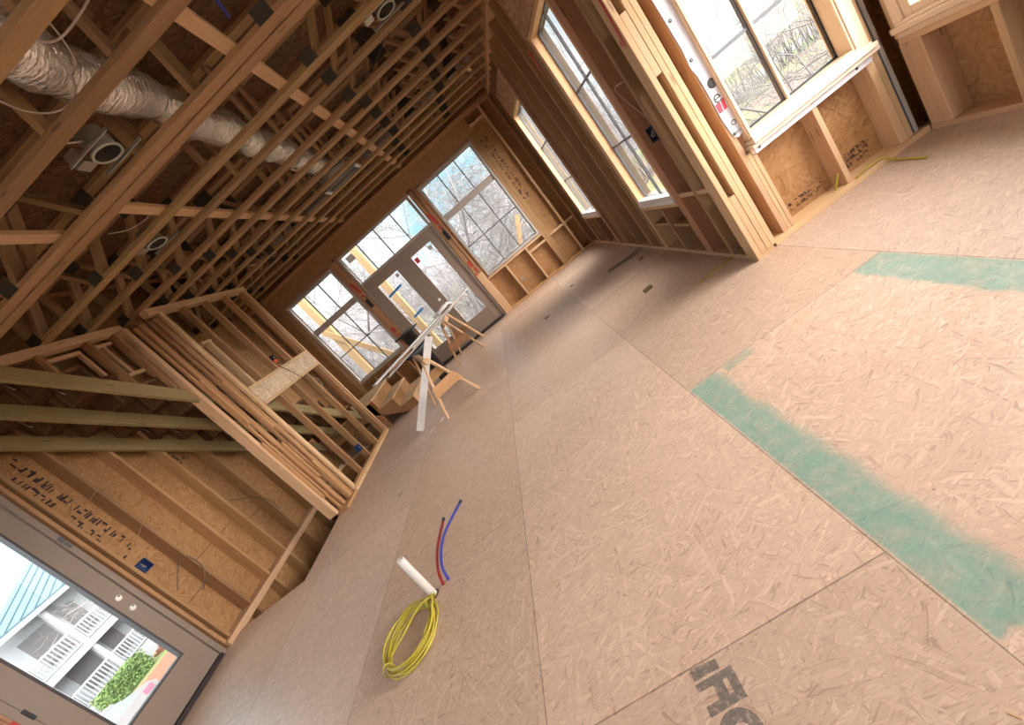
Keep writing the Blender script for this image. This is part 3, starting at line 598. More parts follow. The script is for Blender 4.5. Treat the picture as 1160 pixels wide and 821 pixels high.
hw = empty('house_wrap', (1.66, BY - .01, .8), 'loose strip of printed white house wrap hanging beside the alcove window', 'house wrap')
yy = BY - .006
m = MB(); m.poly([(1.628, yy, .835), (1.634, yy, .80), (1.66, yy, .787), (1.69, yy, .795), (1.74, yy, .80), (1.74, yy, 2.45), (1.60, yy, 2.45), (1.603, yy, 1.95), (1.612, yy, 1.7), (1.618, yy, 1.45), (1.608, yy, 1.32), (1.620, yy, 1.26), (1.622, yy, 1.1), (1.618, yy, .95)], .002, (0, -1, 0)); m.build('wrap_sheet', M['wrap'], hw)
def letters(s, x, z, size, mat, parent, name='printed_lettering'):
    c = bpy.data.curves.new(name, 'FONT'); c.body = s; c.size = size; c.extrude = .0004; o = bpy.data.objects.new(name, c); COL.objects.link(o); c.materials.append(mat); bpy.context.view_layer.update(); me = bpy.data.meshes.new_from_object(o.evaluated_get(bpy.context.evaluated_depsgraph_get())); bpy.data.objects.remove(o); o = bpy.data.objects.new(name, me); COL.objects.link(o)
    o.parent = parent; o.location = Vector((x, yy - .0026, z)) - parent.location; o.rotation_euler = (PI / 2, 0, 0); return o
letters('e', 1.628, 1.045, .12, M['wrap_grey'], hw); letters('o', 1.652, .868, .075, M['wrap_grey'], hw); letters('HO', 1.656, .808, .036, M['wrap_grey'], hw)
m = MB(); m.poly([(1.623, yy - .0022, .985), (1.74, yy - .0022, .985), (1.74, yy - .0022, 1.06), (1.6225, yy - .0022, 1.045)], .0006, (0, -1, 0)); pr = m.build('printed_band', M['wrap_red'], hw)
m = MB(); m.poly([(1.652, yy - .003, .988), (1.658, yy - .003, .988), (1.666, yy - .003, 1.05), (1.660, yy - .003, 1.05)], .0006, (0, -1, 0)); m.poly([(1.682, yy - .003, .988), (1.688, yy - .003, .988), (1.698, yy - .003, 1.05), (1.692, yy - .003, 1.05)], .0006, (0, -1, 0)); m.build('printed_stroke', M['wrap'], pr)
m = MB(); m.lathe([(0, .001), (.012, .001), (.012, 0)], (1.644, yy - .002, .820), (0, -1, 0), 16); m.build('printed_dot', M['wrap_grey'], hw); m = MB(); m.lathe([(0, .001), (.032, .001), (.032, 0)], (1.675, yy - .002, 1.17), (0, -1, 0), 24); m.build('printed_dot', M['wrap_grey'], hw)
m = MB()
for x, z in ((1.640, 1.62), (1.634, 1.36)): m.lathe([(.004, .004), (.009, .004), (.012, 0)], (x, yy - .002, z), (0, -1, 0), 12)
m.build('cap_nail', M['wrap_grey'], hw)

wc = empty('wall_alcove_side', (CX, 2.0, 0), 'framed alcove side wall of strand board below a pale wooden window', 'wall', kind='structure')
m = MB(); sheet(m, 'x', CX + .14, CX + .155, -2.2, BY + .15, 0, 3.6, [(1.05, 2.93, .70, 2.4), (-.95, -.15, 1.0, 2.3)]); m.build('sheathing', M['osb_x'], wc)  # the opening behind the camera is unseen, added to bring in daylight
b1('bottom_plate', M['lumber_light'], wc, CX, CX + .14, -2.2, 3.02, 0, .038); b1('sill_plate', M['lumber_light'], wc, CX - .005, CX + .14, -1.9, 3.0, .60, .638)
for z in (3.034, 3.072): b1('top_plate', M['lumber'], wc, CX, CX + .14, -2.2, 3.06, z, z + .0375)
b1('corner_stud', M['lumber_light'], wc, CX, CX + .14, 2.875, 3.015, .038, .598)
for y in (2.49, 2.09, 1.69, 1.29, .89): wstud(wc, 'stud', M['lumber_light'], 'x', y, .038, .598, CX, CX + .14)
for y in (3.0, .98, -.05): wstud(wc, 'stud', M['lumber_light'], 'x', y, .64, 3.033, CX, CX + .14)
b1('header', M['lumber'], wc, CX, CX + .14, -1.9, 2.96, 2.43, 2.7)
window('window_7', 'x', CX - .03, 1.15, 2.83, .795, 2.3, 1, 'alcove side window with a pale wooden frame, mostly cut off by the picture edge', fmat='pine', frame_w=.055, depth=.17, glass_at=.12, cols=2, rows=2, muntin_w=.02, sash='black')
r = bpy.data.objects['window_7']; m = MB(); m.box(CX - .07, CX + .03, 1.06, 2.955, .69, .725); m.box(CX - .055, CX + .05, 1.08, 2.93, .725, .745); m.box(CX - .045, CX + .06, 2.885, 2.945, .745, 2.36); m.box(CX - .03, CX + .0, 1.06, 2.96, .645, .68); tag(m.build('side_casing', M['pine'], r), 'stepped pale casing')

# ------------------------------------------------------------------ left wall with the street door
wl = empty('wall_left', (LX, 4.0, 0), 'framed wall of brown strand board beside the stairwell and street door', 'wall', kind='structure')
A0, A1 = LX - .14, LX
m = MB(); sheet(m, 'x', LX - .155, LX - .14, -2.2, 8.16, -2.7, 5.6, [(2.18, 3.235, -.02, 2.46), (-1.6, .9, .45, 2.55)]); m.build('sheathing', M['osb_x'], wl)  # second hole, out of view, is added to throw light across the room
def zb(y): return 2.86 - .745 * (y - 3.306)
for y in (3.36, 3.755, 4.16, 4.565, 4.995, 5.49, 5.9, 6.3): wstud(wl, 'stud', M['lumber'], 'x', y, -2.6, 3.5, A0, A1)
wstud(wl, 'trimmer_stud', M['lumber'], 'x', 3.285, .0, 2.5, A0, A1); 
for y in (2.15, 2.11, 1.7, 1.3, .94, -1.64): wstud(wl, 'stud', M['lumber_red'], 'x', y, .038, 3.5, A0, A1)
b1('bottom_plate', M['lumber_light'], wl, A0, LX + .035, 3.27, 6.6, -.02, .055); b1('bottom_plate', M['lumber'], wl, A0, LX, -2.2, 2.13, 0, .038)
b1('header', M['lumber'], wl, A0, A1, 2.09, 3.3, 2.5, 2.75)
for a, b, z in ((3.40, 3.74, .55), (3.79, 4.14, .78), (4.2, 4.54, .78), (4.6, 4.97, .62)): b1('seam_gap', M['threshold'], wl, LX - .141, LX - .139, a, b, z, z + .006, ch=0)
ink_text(wl, M['ink'], 'x', LX - .139, 1, 3.46, 2.62, 1.35, 2, .085); ink_text(wl, M['ink'], 'x', LX - .139, 1, 4.70, 2.1, .42, 2, .07)

d2 = empty('door_2', (LX, 2.7, 0), 'taupe full-glass street door with two round lock bores', 'door', kind='structure')
m = MB(); m.box(LX - .13, LX + .004, 3.18, 3.235, 0, 2.46); m.box(LX - .13, LX + .004, 2.15, 2.205, 0, 2.46); m.box(LX - .13, LX + .004, 2.205, 3.18, 2.42, 2.46); m.build('door_frame', M['taupe'], d2)
m = MB(); m.box(LX - .13, LX + .02, 2.205, 3.18, 0, .04); tag(m.build('threshold', M['threshold'], d2), 'dark gap under the door')
lf = door_leaf(d2, 2.212, 3.172, 2.385, 3.0, .045, 2.415, .34, 2.13, 'x', LX - .03)
for z in (1.082, .936):
    m = MB(); m.lathe([(0, .012), (.018, .011), (.026, .004), (.027, 0)], (LX - .008, 3.095, z), (1, 0, 0), 20); tag(m.build('bore_daylight', M['white_knob_daylight'], lf), 'white disc standing for daylight through a lock bore'); m = MB(); m.lathe([(0, .004), (.007, .003), (.008, 0)], (LX + .003, 3.10, z + .012), (1, 0, 0), 10); m.build('bore_center', M['wrap_grey'], lf)
m = MB(); m.box(LX - .012, LX + .008, 2.195, 2.222, .90, 1.0); m.box(LX - .012, LX + .008, 2.195, 2.222, 1.9, 2.0); tag(m.build('door_hinge', M['black'], d2), 'black hinge')
m = MB(); m.box(LX + .003, LX + .006, 3.19, 3.23, 1.74, 1.80, ch=0); m.box(LX + .003, LX + .006, 3.195, 3.225, 1.67, 1.735, ch=0); tag(m.build('strike_plate', M['muntin'], d2), 'grey strike plate')
m = MB(); m.box(LX - .01, LX + .002, 2.10, 2.15, .80, 1.0, ch=0); tag(m.build('red_marking', M['red_paint'], d2), 'red painted mark')

wf = empty('wall_front', (-2.6, -2.2, 0), 'unseen framed end wall added behind the camera to hold back light', 'wall', kind='structure')  # unseen wall, added to cut light from behind
m = MB(); sheet(m, 'y', -2.36, -2.345, LX - .16, CX + .16, 0, 3.6, [(1.62, 2.55, .9, 2.5)]); m.build('sheathing', M['osb_y'], wf)  # opening added to light the alcove
for u in (-4.5, -4.1, -3.7, -3.3, -2.9, -2.5, -2.1, -1.7, -1.3, -.9, -.5, -.1, .3, .7, 1.1, 1.58, 2.59): wstud(wf, 'stud', M['lumber'], 'y', u, .038, 3.033, -2.345, -2.205)
b1('bottom_plate', M['lumber'], wf, LX, CX, -2.345, -2.205, 0, .038); b1('top_plate', M['lumber'], wf, LX, CX, -2.345, -2.205, 3.034, 3.11)

# ------------------------------------------------------------------ stair walls
ws = empty('wall_stairs', (PX, 5.5, 0), 'open stud partition beside the stairs with a pale backing board', 'wall', kind='structure')
Q0, Q1 = PX - .09, PX
b1('bottom_plate', M['lumber_light'], ws, Q0, Q1 + .002, 4.80, 6.54, .0, .038); b1('bottom_plate', M['lumber'], ws, Q0, Q1, 4.80, 6.54, .038, .076)
for z in (3.034, 3.072): b1('top_plate', M['lumber_light'], ws, Q0, Q1, 4.66, 6.56, z, z + .0375)
for y in (5.205, 5.62, 6.035, 6.43): 
    wstud(ws, 'stud', M['lumber'], 'x', y, .076, 1.55, Q0, Q1 - (.0 if y < 6.4 else 0)); wstud(ws, 'stud', M['lumber'], 'x', y, 1.838, 3.033, Q0, Q1)
wstud(ws, 'end_stud', M['lumber_light'], 'x', 6.515, .076, 3.033, Q0, Q1)
tag(b1('backing_board', M['osb_block'], ws, Q0 + .03, Q1 + .004, 4.86, 6.495, 1.588, 1.80), 'pale strand-board backing panel'); b1('blocking', M['lumber_light'], ws, Q0, Q1 + .003, 4.86, 6.495, 1.80, 1.838); b1('blocking', M['lumber_light'], ws, Q0, Q1 + .003, 4.86, 6.495, 1.55, 1.588)
wstud(ws, 'cripple_stud', M['lumber_light'], 'x', 5.03, 1.838, 2.52, Q0, Q1); b1('blocking', M['lumber_light'], ws, Q0, Q1, 4.90, 5.07, 2.52, 2.555)
# stepped bundle of studs forming the near corner post
n = 6
for k in range(n):
    f = k / (n - 1); y = 4.43 + f * .36; x = WX - .001 + f * (PX - WX - .04)
    z1 = 3.033 if k in (0, n - 1) else 3.0
    b1('post_stud', M['lumber_light'] if k in (0, n - 1) else M['lumber'], ws, x - (.0 if k else .09), x + (.04 if k in (0, n - 1) else .034), y + (.028 if k % 2 and k < n - 1 else 0), y + .06, 0.0 if k in (0, n - 1) else .04, z1)
m = MB()
for (k, za, zb_) in ((1, .3, 1.25), (2, 1.5, 2.2), (3, .5, 1.1), (4, 1.3, 2.05), (4, .04, .7)):
    f = k / (n - 1); y = 4.43 + f * .36 - .035; x = WX + f * (PX - WX - .04); m.box(x + .0, x + .036, y, y + .03, za, zb_)
m.build('filler_block', M['lumber'], ws)
b1('bottom_plate', M['lumber'], ws, WX - .08, PX, 4.43, 4.85, 0.0, .036)

wu = empty('wall_stair_upper', (WX, 3.4, 2.9), 'short framed wall piece above the sloping stair stringer', 'wall', kind='structure')
U0, U1 = WX - .09, WX
b1('top_plate', M['lumber_light'], wu, U0, U1, 2.2, 4.5, 3.03, 3.105)
def zt1(y): return 3.0 - .745 * (y - 3.306)
for y in (3.20, 3.60, 4.06, 4.36): wstud(wu, 'stud', M['lumber'], 'x', y, zt1(y) + .02, 3.029, U0, U1)
b1('blocking', M['lumber_light'], wu, U0 - .02, U0 + .02, 3.63, 3.99, 2.96, 2.995); b1('blocking', M['lumber_light'], wu, U0 - .02, U0 + .02, 3.955, 3.99, 2.68, 2.96); b1('blocking', M['lumber_light'], wu, U0 - .02, U0 + .02, 4.09, 4.33, 2.96, 2.995); b1('blocking', M['lumber_light'], wu, U0 - .02, U0 + .02, 4.20, 4.235, 2.62, 2.96); b1('blocking', M['lumber_light'], wu, U0 - .02, U0 + .02, 4.09, 4.34, 2.58, 2.62)  # pale pieces stand in for lit stud faces farther back
m = MB(); m.box(U0 - .03, U0 - .022, 2.2, 4.4, 2.2, 3.03, ch=0); 
# enclosure of the stair shaft above and below
m = MB(); m.box(LX - .16, WX - .09, 1.9, 8.16, 5.6, 5.62, ch=0); m.box(WX - .105, WX - .09, 1.9, 8.16, 3.59, 5.6, ch=0); m.box(LX - .16, WX - .09, 1.88, 1.9, 3.2, 5.6, ch=0); m.box(LX - .16, WX - .09, 8.14, 8.16, 3.6, 5.6, ch=0); m.box(LX - .16, WX - .09, 1.5, 1.9, 3.2, 3.22, ch=0)
m.build('shaft_sheathing', M['osb_x'], wu)
wbm = empty('wall_basement', (LX, 5, -2.7), 'dark walls of the stairwell below the floor', 'wall', kind='structure')
m = MB(); m.box(WX + .07, WX + .085, 3.3, 6.7, -2.7, -.0225, ch=0); m.box(LX - .15, WX + .08, 3.3, 3.315, -2.7, -.28, ch=0); m.box(LX - .15, WX + .08, 6.64, 6.66, -2.7, -.03, ch=0); m.box(LX - .16, WX + .08, 3.3, 6.7, -2.72, -2.7, ch=0); m.build('sheathing', M['osb_x'], wbm)

# ------------------------------------------------------------------ staircase
st = empty('staircase', (-3.9, 5.5, 0), 'rough wooden staircase: three starter steps, a landing, then a flight climbing along the street wall', 'stairs')
def slope_beam(name, mat, x0, x1, y0, y1, zlo, dz):
    m = MB(); m.poly([(x0, y0, zb(y0) + zlo), (x0, y1, zb(y1) + zlo), (x0, y1, zb(y1) + zlo + dz), (x0, y0, zb(y0) + zlo + dz)], x1 - x0, (1, 0, 0))
    o = m.build(name, mat, st); return o
slope_beam('stringer', M['treated'], WX - .04, WX, 2.45, 6.60, 0, .17); slope_beam('stringer', M['treated'], (WX + LX) / 2 - .02, (WX + LX) / 2 + .02, 2.45, 6.6, -.02, .18); slope_beam('stringer', M['treated'], LX + .004, LX + .044, 2.45, 6.6, -.02, .18)
for i in range(1, 16):
    z = .57 + .19 * i; y = 6.63 - .255 * (i - 1)
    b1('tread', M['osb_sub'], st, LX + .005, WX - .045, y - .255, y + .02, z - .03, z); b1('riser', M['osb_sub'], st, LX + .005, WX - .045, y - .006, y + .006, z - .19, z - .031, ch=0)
nm_ = MB(); rn = random.Random(3)
for i in range(3, 14):
    y = 6.63 - .255 * (i - .5)
    for x in (-3.75, -3.9, -4.2, -4.4):
        if rn.random() < .62: nm_.tube([(x, y, .57 + .19 * i - .028), (x + .02, y + .02, .57 + .19 * i - .135)], .0035, 5)
nm_.build('nail', M['steel'], st)
YN, YF = 6.66, 7.66
m = MB()
XN = [-2.72, -3.02, -3.32]
for s_ in (YN, YF - .038):
    pts = [(-2.70, s_, 0), (-2.70, s_, .155)] ; 
    pts = [(-2.735, s_, .0), (-2.735, s_, .16), (-3.035, s_, .16), (-3.035, s_, .35), (-3.33, s_, .35), (-3.33, s_, .54), (-3.50, s_, .54), (-3.50, s_, .33), (-2.98, s_, .0)]
    mm = MB(); P = [Vector(p) for p in pts]
    # triangulate the saw-tooth outline by hand
    for tri in ((0, 1, 2, 8), (2, 3, 4, 8), (4, 5, 6, 7), (4, 7, 8)): mm.poly([P[i] for i in tri], .038, (0, 1, 0))
    mm.build('starter_stringer', M['lumber'], st)
for k, x in enumerate((-2.72, -3.02, -3.315)):
    z = .19 * (k + 1); b1('starter_riser', M['osb_x'] if k else M['lumber_light'], st, x - .02, x - .005, YN - .01, YF, z - .19 if k else 0.0, z - .03, ch=0)
    if k < 2: b1('starter_tread', M['lumber_light'], st, x - .31, x + .015, YN - .015, YF, z - .03, z)
b1('landing', M['lumber_light'], st, LX + .005, -3.305, YN - .03, YF + .2, .54, .57)
b1('landing_post', M['lumber'], st, -3.47, -3.38, YN, YN + .04, 0, .53); b1('landing_frame', M['lumber'], st, LX + .01, -3.48, YN, YN + .04, .30, .535)
for x in (-4.4, -3.9): b1('landing_post', M['lumber'], st, x - .04, x + .04, YN, YN + .04, 0, .30)

# ------------------------------------------------------------------ services in the ceiling
du = empty('foil_duct', (-1.2, 2.2, 3.34), 'shiny foil-wrapped flexible duct running through the trusses', 'duct')
m = MB(); pts = []; rr = random.Random(5)
for i in range(46): pts.append((-1.2 + .02 * math.sin(i * .9), 1.2 + i * .125, 3.375 + .012 * math.sin(i * 1.7)))
# gathered jacket: radius swells between the straps
n = 20; rings = []
for i, p in enumerate(pts):
    rad = .145 + .012 * math.sin(i * 2.1) - (.035 if i % 8 == 0 else 0)
    rings.append([(p[0] + rad * math.cos(2 * PI * k / n) * (1 + .04 * math.sin(3 * k + i)), p[1], p[2] + rad * .92 * math.sin(2 * PI * k / n) * (1 + .04 * math.cos(2 * k + i * 1.3))) for k in range(n)])
for i in range(len(rings) - 1):
    for k in range(n):
        k2 = (k + 1) % n; m.face([rings[i][k], rings[i][k2], rings[i + 1][k2], rings[i + 1][k]], [(k / n, i), ((k + 1) / n, i), ((k + 1) / n, i + 1), (k / n, i + 1)], True)
m.build('duct_jacket', M['foil'], du)
for i in range(8, 46, 8):
    m = MB(); p = pts[i]; m.tube([(p[0] + .115 * math.cos(2 * PI * k / 20), p[1], p[2] + .106 * math.sin(2 * PI * k / 20)) for k in range(21)], .008, 6); m.build('duct_strap', M['steel'], du)

def can_light(x, y, lab, tilt=0):
    r = empty('recessed_light', (x, y, 3.13), lab, 'light', 'recessed light housings')
    m = MB(); m.lathe([(.074, .02), (.074, .0), (.088, 0), (.088, .012), (.078, .016), (.078, .135), (0, .14)], (x, y, 3.128)); m.build('light_can', M['can'], r); m = MB(); m.lathe([(.0735, .004), (.0735, .11), (.0, .115)], (x, y, 3.128)); tag(m.build('can_interior', M['plate'], r), 'dark inside of the housing')
    b1('mounting_bar', M['steel'], r, x - .16, x + .16, y - .125, y - .118, 3.13, 3.15); b1('mounting_bar', M['steel'], r, x - .16, x + .16, y + .118, y + .125, 3.13, 3.15)
    m = MB(); m.box(x - .19, x - .11, y - .045, y + .045, 3.16, 3.25); m.build('junction_box', M['steel'], r)
    m = MB(); m.tube([(x - .01, y, 3.225), (x + .02, y + .02, 3.19), (x - .02, y + .03, 3.165), (x + .03, y - .02, 3.15)], .005, 6); m.build('fixture_lead', M['black'], r)
can_light(-1.47, 2.845, 'round recessed light housing between the trusses below the shiny duct')
can_light(.415, 3.97, 'round recessed light housing farthest toward the right-hand wall')
can_light(-2.33, 3.965, 'round recessed light housing nearest the stairs')
v = empty('air_vent_boot', (-1.1, 6.2, 3.13), 'rectangular metal register boot between trusses near the rear wall', 'vent')
m = MB(); 
for a in ((-1.36, -.86, 6.06, 6.07), (-1.36, -.86, 6.25, 6.26), (-1.36, -1.35, 6.07, 6.25), (-.87, -.86, 6.07, 6.25)): m.box(*a, 3.10, 3.24, ch=0)
m.box(-1.36, -.86, 6.06, 6.26, 3.24, 3.245, ch=0); m.build('boot', M['steel'], v)
m = MB(); m.box(-1.34, -.88, 6.08, 6.24, 3.15, 3.155, ch=0); tag(m.build('boot_opening', M['black'], v), 'black opening')
m = MB(); m.box(-1.40, -1.365, 6.05, 6.27, 3.098, 3.112); m.box(-.855, -.82, 6.05, 6.27, 3.098, 3.112); m.build('mounting_flange', M['white'], v)

def spline(P, n=8):
    P = [Vector(p) for p in P]; out = []
    for i in range(len(P) - 1):
        a = P[max(i - 1, 0)]; b = P[i]; c = P[i + 1]; d = P[min(i + 2, len(P) - 1)]
        for k in range(n):
            t = k / n; out.append(.5 * ((2 * b) + (c - a) * t + (2 * a - 5 * b + 4 * c - d) * t * t + (3 * b - a - 3 * c + d) * t ** 3))
    return out + [P[-1]]
def wire(pts, lab, r=.005, mat='wire', group='loose ceiling wires', name='wire', cat='wire'):
    m = MB(); m.tube(spline(pts), r, 6); return tag(m.build(name, M[mat], None), lab, cat, group)
wire([(-.35, 2.02, 3.17), (-.6, 2.25, 3.2), (-.95, 2.3, 3.2), (-1.0, 2.12, 3.16)], 'thick pale wire crossing between the two nearest trusses over the duct', .0055)
wire([(-.9, 2.14, 3.3), (-.92, 2.25, 3.22), (-1.02, 2.40, 3.19), (-1.12, 2.48, 3.22)], 'pale wire dangling in front of the shiny duct', .0045)
wire([(-1.28, 2.05, 3.16), (-1.33, 2.3, 3.14), (-1.28, 2.46, 3.15), (-1.15, 2.47, 3.17), (-1.05, 2.35, 3.2), (-1.0, 2.2, 3.22)], 'pale wire sagging in a loop under the shiny duct', .0048)
wire([(-1.3, 1.6, 3.2), (-1.35, 2.0, 3.18), (-1.52, 2.22, 3.17), (-1.70, 2.2, 3.17), (-1.75, 2.05, 3.17), (-1.75, 1.7, 3.18)], 'large pale wire loop hanging in the bay before the second truss')
wire([(-1.62, 1.75, 3.2), (-1.66, 1.98, 3.18), (-1.80, 2.10, 3.17), (-1.92, 2.05, 3.18), (-1.95, 1.8, 3.2)], 'small pale wire loop near the upper left picture edge')
wire([(-1.53, 2.52, 3.16), (-1.5, 2.65, 3.18), (-1.47, 2.74, 3.19)], 'twisted pale wire running to the round light housing below the duct', .006)
wire([(-2.28, 3.5, 3.2), (-2.2, 3.62, 3.18), (-2.05, 3.68, 3.18), (-1.95, 3.6, 3.2)], 'pale wire loop beyond the doubled trusses')
wire([(-.62, 6.3, 3.3), (-.6, 6.33, 3.14), (-.56, 6.5, 3.13), (-.5, 6.52, 3.3)], 'thin wire ends hanging near the rear trusses', .004)
wire([(.55, 4.0, 3.4), (.40, 4.25, 3.2), (.10, 4.55, 3.16), (-.18, 4.6, 3.16)], 'black cable slung across the far truss bays', .007, 'black')
wire([(-.30, 2.45, 3.2), (-.36, 2.7, 3.22), (-.42, 3.02, 3.25)], 'blue plastic pipe tucked behind the pale board overhead', .012, 'blue_pex', name='water_pipe', cat='pipe')
wire([(-4.50, 3.56, 1.90), (-4.45, 3.70, 1.95), (-4.47, 3.80, 1.9), (-4.5, 3.9, 1.72), (-4.52, 3.8, 1.5), (-4.53, 3.5, 1.32)], 'tan cable looping across the street wall above the blue box', .004, mat='strap_light', group='cables in the stud bays', name='cable', cat='cable')
wire([(-4.53, 3.74, 1.93), (-4.5, 3.76, 1.96), (-4.48, 3.8, 1.93), (-4.5, 3.78, 1.88), (-4.53, 3.74, 1.9)], 'small twisted tan cable end on a stud of the street wall', .006, mat='strap_light', group='cables in the stud bays', name='cable', cat='cable')
wire([(-4.52, 3.40, .75), (-4.50, 3.6, .92), (-4.5, 3.7, .9), (-4.52, 3.72, .7), (-4.53, 3.55, .55)], 'dark cable loop in the stud bay next to the street door', .006, 'strap', 'cables in the stud bays', 'cable', 'cable')
wire([(-4.52, 4.58, .98), (-4.49, 4.8, .8), (-4.5, 4.95, .62), (-4.52, 4.98, .45)], 'brown cable sagging in the stairwell bay', .006, 'strap', 'cables in the stud bays', 'cable', 'cable')
wire([(-3.40, 5.62, 1.86), (-3.395, 5.68, 1.80), (-3.395, 5.80, 1.6), (-3.42, 5.95, 1.4), (-3.43, 5.98, 1.1)], 'thin dark wire draped over the pale backing board', .004, 'strap', 'cables in the stud bays', 'cable', 'cable')
wire([(-3.45, 6.0, 1.5), (-3.40, 6.08, 1.42), (-3.40, 6.1, 1.3), (-3.44, 6.0, 1.22)], 'pale wire curl below the backing board', .005, group='cables in the stud bays', name='cable', cat='cable')
wire([(-3.46, 6.2, 1.2), (-3.44, 6.28, .9), (-3.44, 6.36, .5), (-3.45, 6.41, .2)], 'brown cable running down beside the last partition stud', .005, 'strap', 'cables in the stud bays', 'cable', 'cable')
wire([(1.345, 3.36, 1.55), (1.33, 3.47, 1.56), (1.345, 3.52, 1.5), (1.40, 3.50, 1.3), (1.42, 3.46, 1.18)], 'thin pale wire bending into the dark wall box', .004, group='cables in the stud bays', name='cable', cat='cable')
wire([(1.40, 3.42, .22), (1.37, 3.36, .14), (1.38, 3.30, .05)], 'pale cable end poking out low beside the corner post', .005, group='cables in the stud bays', name='cable', cat='cable')

# ------------------------------------------------------------------ electrical boxes
def elec_box(x, y, z, nx, ny, mat, lab, w=.055, h=.095):
    r = empty('electrical_box', (x, y, z), lab, 'electrical box', 'electrical boxes'); n = Vector((nx, ny, 0)); s = Vector((-ny, nx, 0)); d = .07
    m = MB()
    def wall_(a, b, za, zb_, da=0, db=d):
        P = [Vector((x, y, 0)) + s * a - n * da, Vector((x, y, 0)) + s * b - n * db]; m.box(min(P[0].x, P[1].x), max(P[0].x, P[1].x), min(P[0].y, P[1].y), max(P[0].y, P[1].y), za, zb_, ch=0)
    wall_(-w / 2, -w / 2 + .004, z - h / 2, z + h / 2); wall_(w / 2 - .004, w / 2, z - h / 2, z + h / 2); wall_(-w / 2, w / 2, z - h / 2, z - h / 2 + .004); wall_(-w / 2, w / 2, z + h / 2 - .004, z + h / 2); wall_(-w / 2, w / 2, z - h / 2, z + h / 2, d - .004, d)
    m.build('box_body', M[mat], r)
    m = MB(); c = Vector((x, y, z)) - n * .03; m.tube(spline([c + s * .01 + Vector((0, 0, .03)), c + n * .028 - s * .01, c + n * .02 + Vector((0, 0, -.02)), c - s * .01 + Vector((0, 0, .01))]), .004, 6); m.build('wire_end', M['wire'], r)
    return r
elec_box(1.343, 3.405, 1.14, -1, 0, 'navy', 'dark square wall box between studs of the right-hand wall', .12, .115)
elec_box(-3.402, 5.55, .285, 1, 0, 'blue_box', 'blue outlet box low on the stair partition', .06, .10)
r = elec_box(-3.402, 5.73, 1.99, 1, 0, 'navy', 'dark switch box with an orange cap above the backing board', .05, .08); m = MB(); m.lathe([(0, .03), (.02, .026), (.024, 0)], (-3.40, 5.665, 1.935), (1, 0, 0), 12); tag(m.build('wire_cap', M['orange_cap'], r), 'orange cap')
elec_box(LX + .01, 3.43, 1.13, 1, 0, 'blue_box', 'blue switch box on the stud beside the street door', .11, .12)
elec_box(-.11, FY - .004, .33, 0, -1, 'whiteplastic', 'pale outlet box low on the rear wall under the corner window', .05, .08)

# ------------------------------------------------------------------ things standing and lying on the floor
cp = empty('drain_pipe', (-1.60, 2.0, 0), 'short white plastic pipe stub standing out of the floor', 'pipe')
m = MB(); m.lathe([(.024, 0), (.024, .315), (.0205, .317), (.0195, .30), (.0195, .02)], (-1.605, 2.005, 0), (.05, .045, 1)); m.build('pipe_wall', M['whiteplastic'], cp)
m = MB(); m.lathe([(0, .004), (.036, .003), (.038, 0)], (-1.605, 2.005, 0)); m.build('floor_hole', M['threshold'], cp)
def pex(p, mat, lab, r=.0085):
    e = empty('water_pipe', p[0], lab, 'pipe', 'plastic water pipes'); s = spline(p); m = MB(); m.tube(s, r, 10); m.build('pipe_wall', M[mat], e)
    d = (s[-1] - s[-2]).normalized(); m = MB(); m.tube([s[-1] - d * .012, s[-1] + d * .004], r * 1.12, 10); m.build('pipe_end', M['dark_end'], e)
pex([(-1.535, 2.035, 0), (-1.50, 2.05, .09), (-1.41, 2.075, .20), (-1.25, 2.085, .325)], 'red_pex', 'red plastic water pipe curving up out of the floor')
pex([(-1.495, 2.045, 0), (-1.455, 2.055, .11), (-1.33, 2.08, .235), (-1.095, 2.085, .35)], 'blue_pex', 'blue plastic water pipe curving up out of the floor')
cc = empty('cable_coil', (-1.70, 1.77, 0), 'coil of yellow electrical cable lying beside the pipe stubs', 'cable')
rc = random.Random(11); m = MB(); P = []
for k in range(30 * 7):
    a = 2 * PI * k / 30; R = .175 + .014 * math.sin(k * .13) + .008 * math.sin(k * .41); P.append((-1.695 + R * math.cos(a + .6), 1.765 + R * 1.03 * math.sin(a + .6), .008 + .010 * (k / 30) + .004 * math.sin(k * .7)))
m.tube(P, .0055, 7); m.build('cable_loop', M['yellow'], cc)
m = MB(); m.tube(spline([(-1.59, 1.99, .002), (-1.57, 1.95, .05), (-1.62, 1.86, .09), (-1.70, 1.75, .088), (-1.77, 1.66, .085)]), .0055, 7); m.tube(spline([(-1.60, 1.985, .002), (-1.60, 1.94, .06), (-1.54, 1.90, .075), (-1.525, 1.80, .07), (-1.56, 1.68, .07)]), .0055, 7); m.build('cable_tail', M['yellow'], cc)
m = MB()
for a in (3.95, .75): m.tube([(-1.695 + .175 * math.cos(a) + .028 * math.cos(t) * math.cos(a), 1.765 + .18 * math.sin(a) + .028 * math.cos(t) * math.sin(a), .04 + .042 * math.sin(t)) for t in [k * PI / 5 for k in range(11)]], .004, 6)
m.build('cable_tie', M['yellow_dark'], cc)

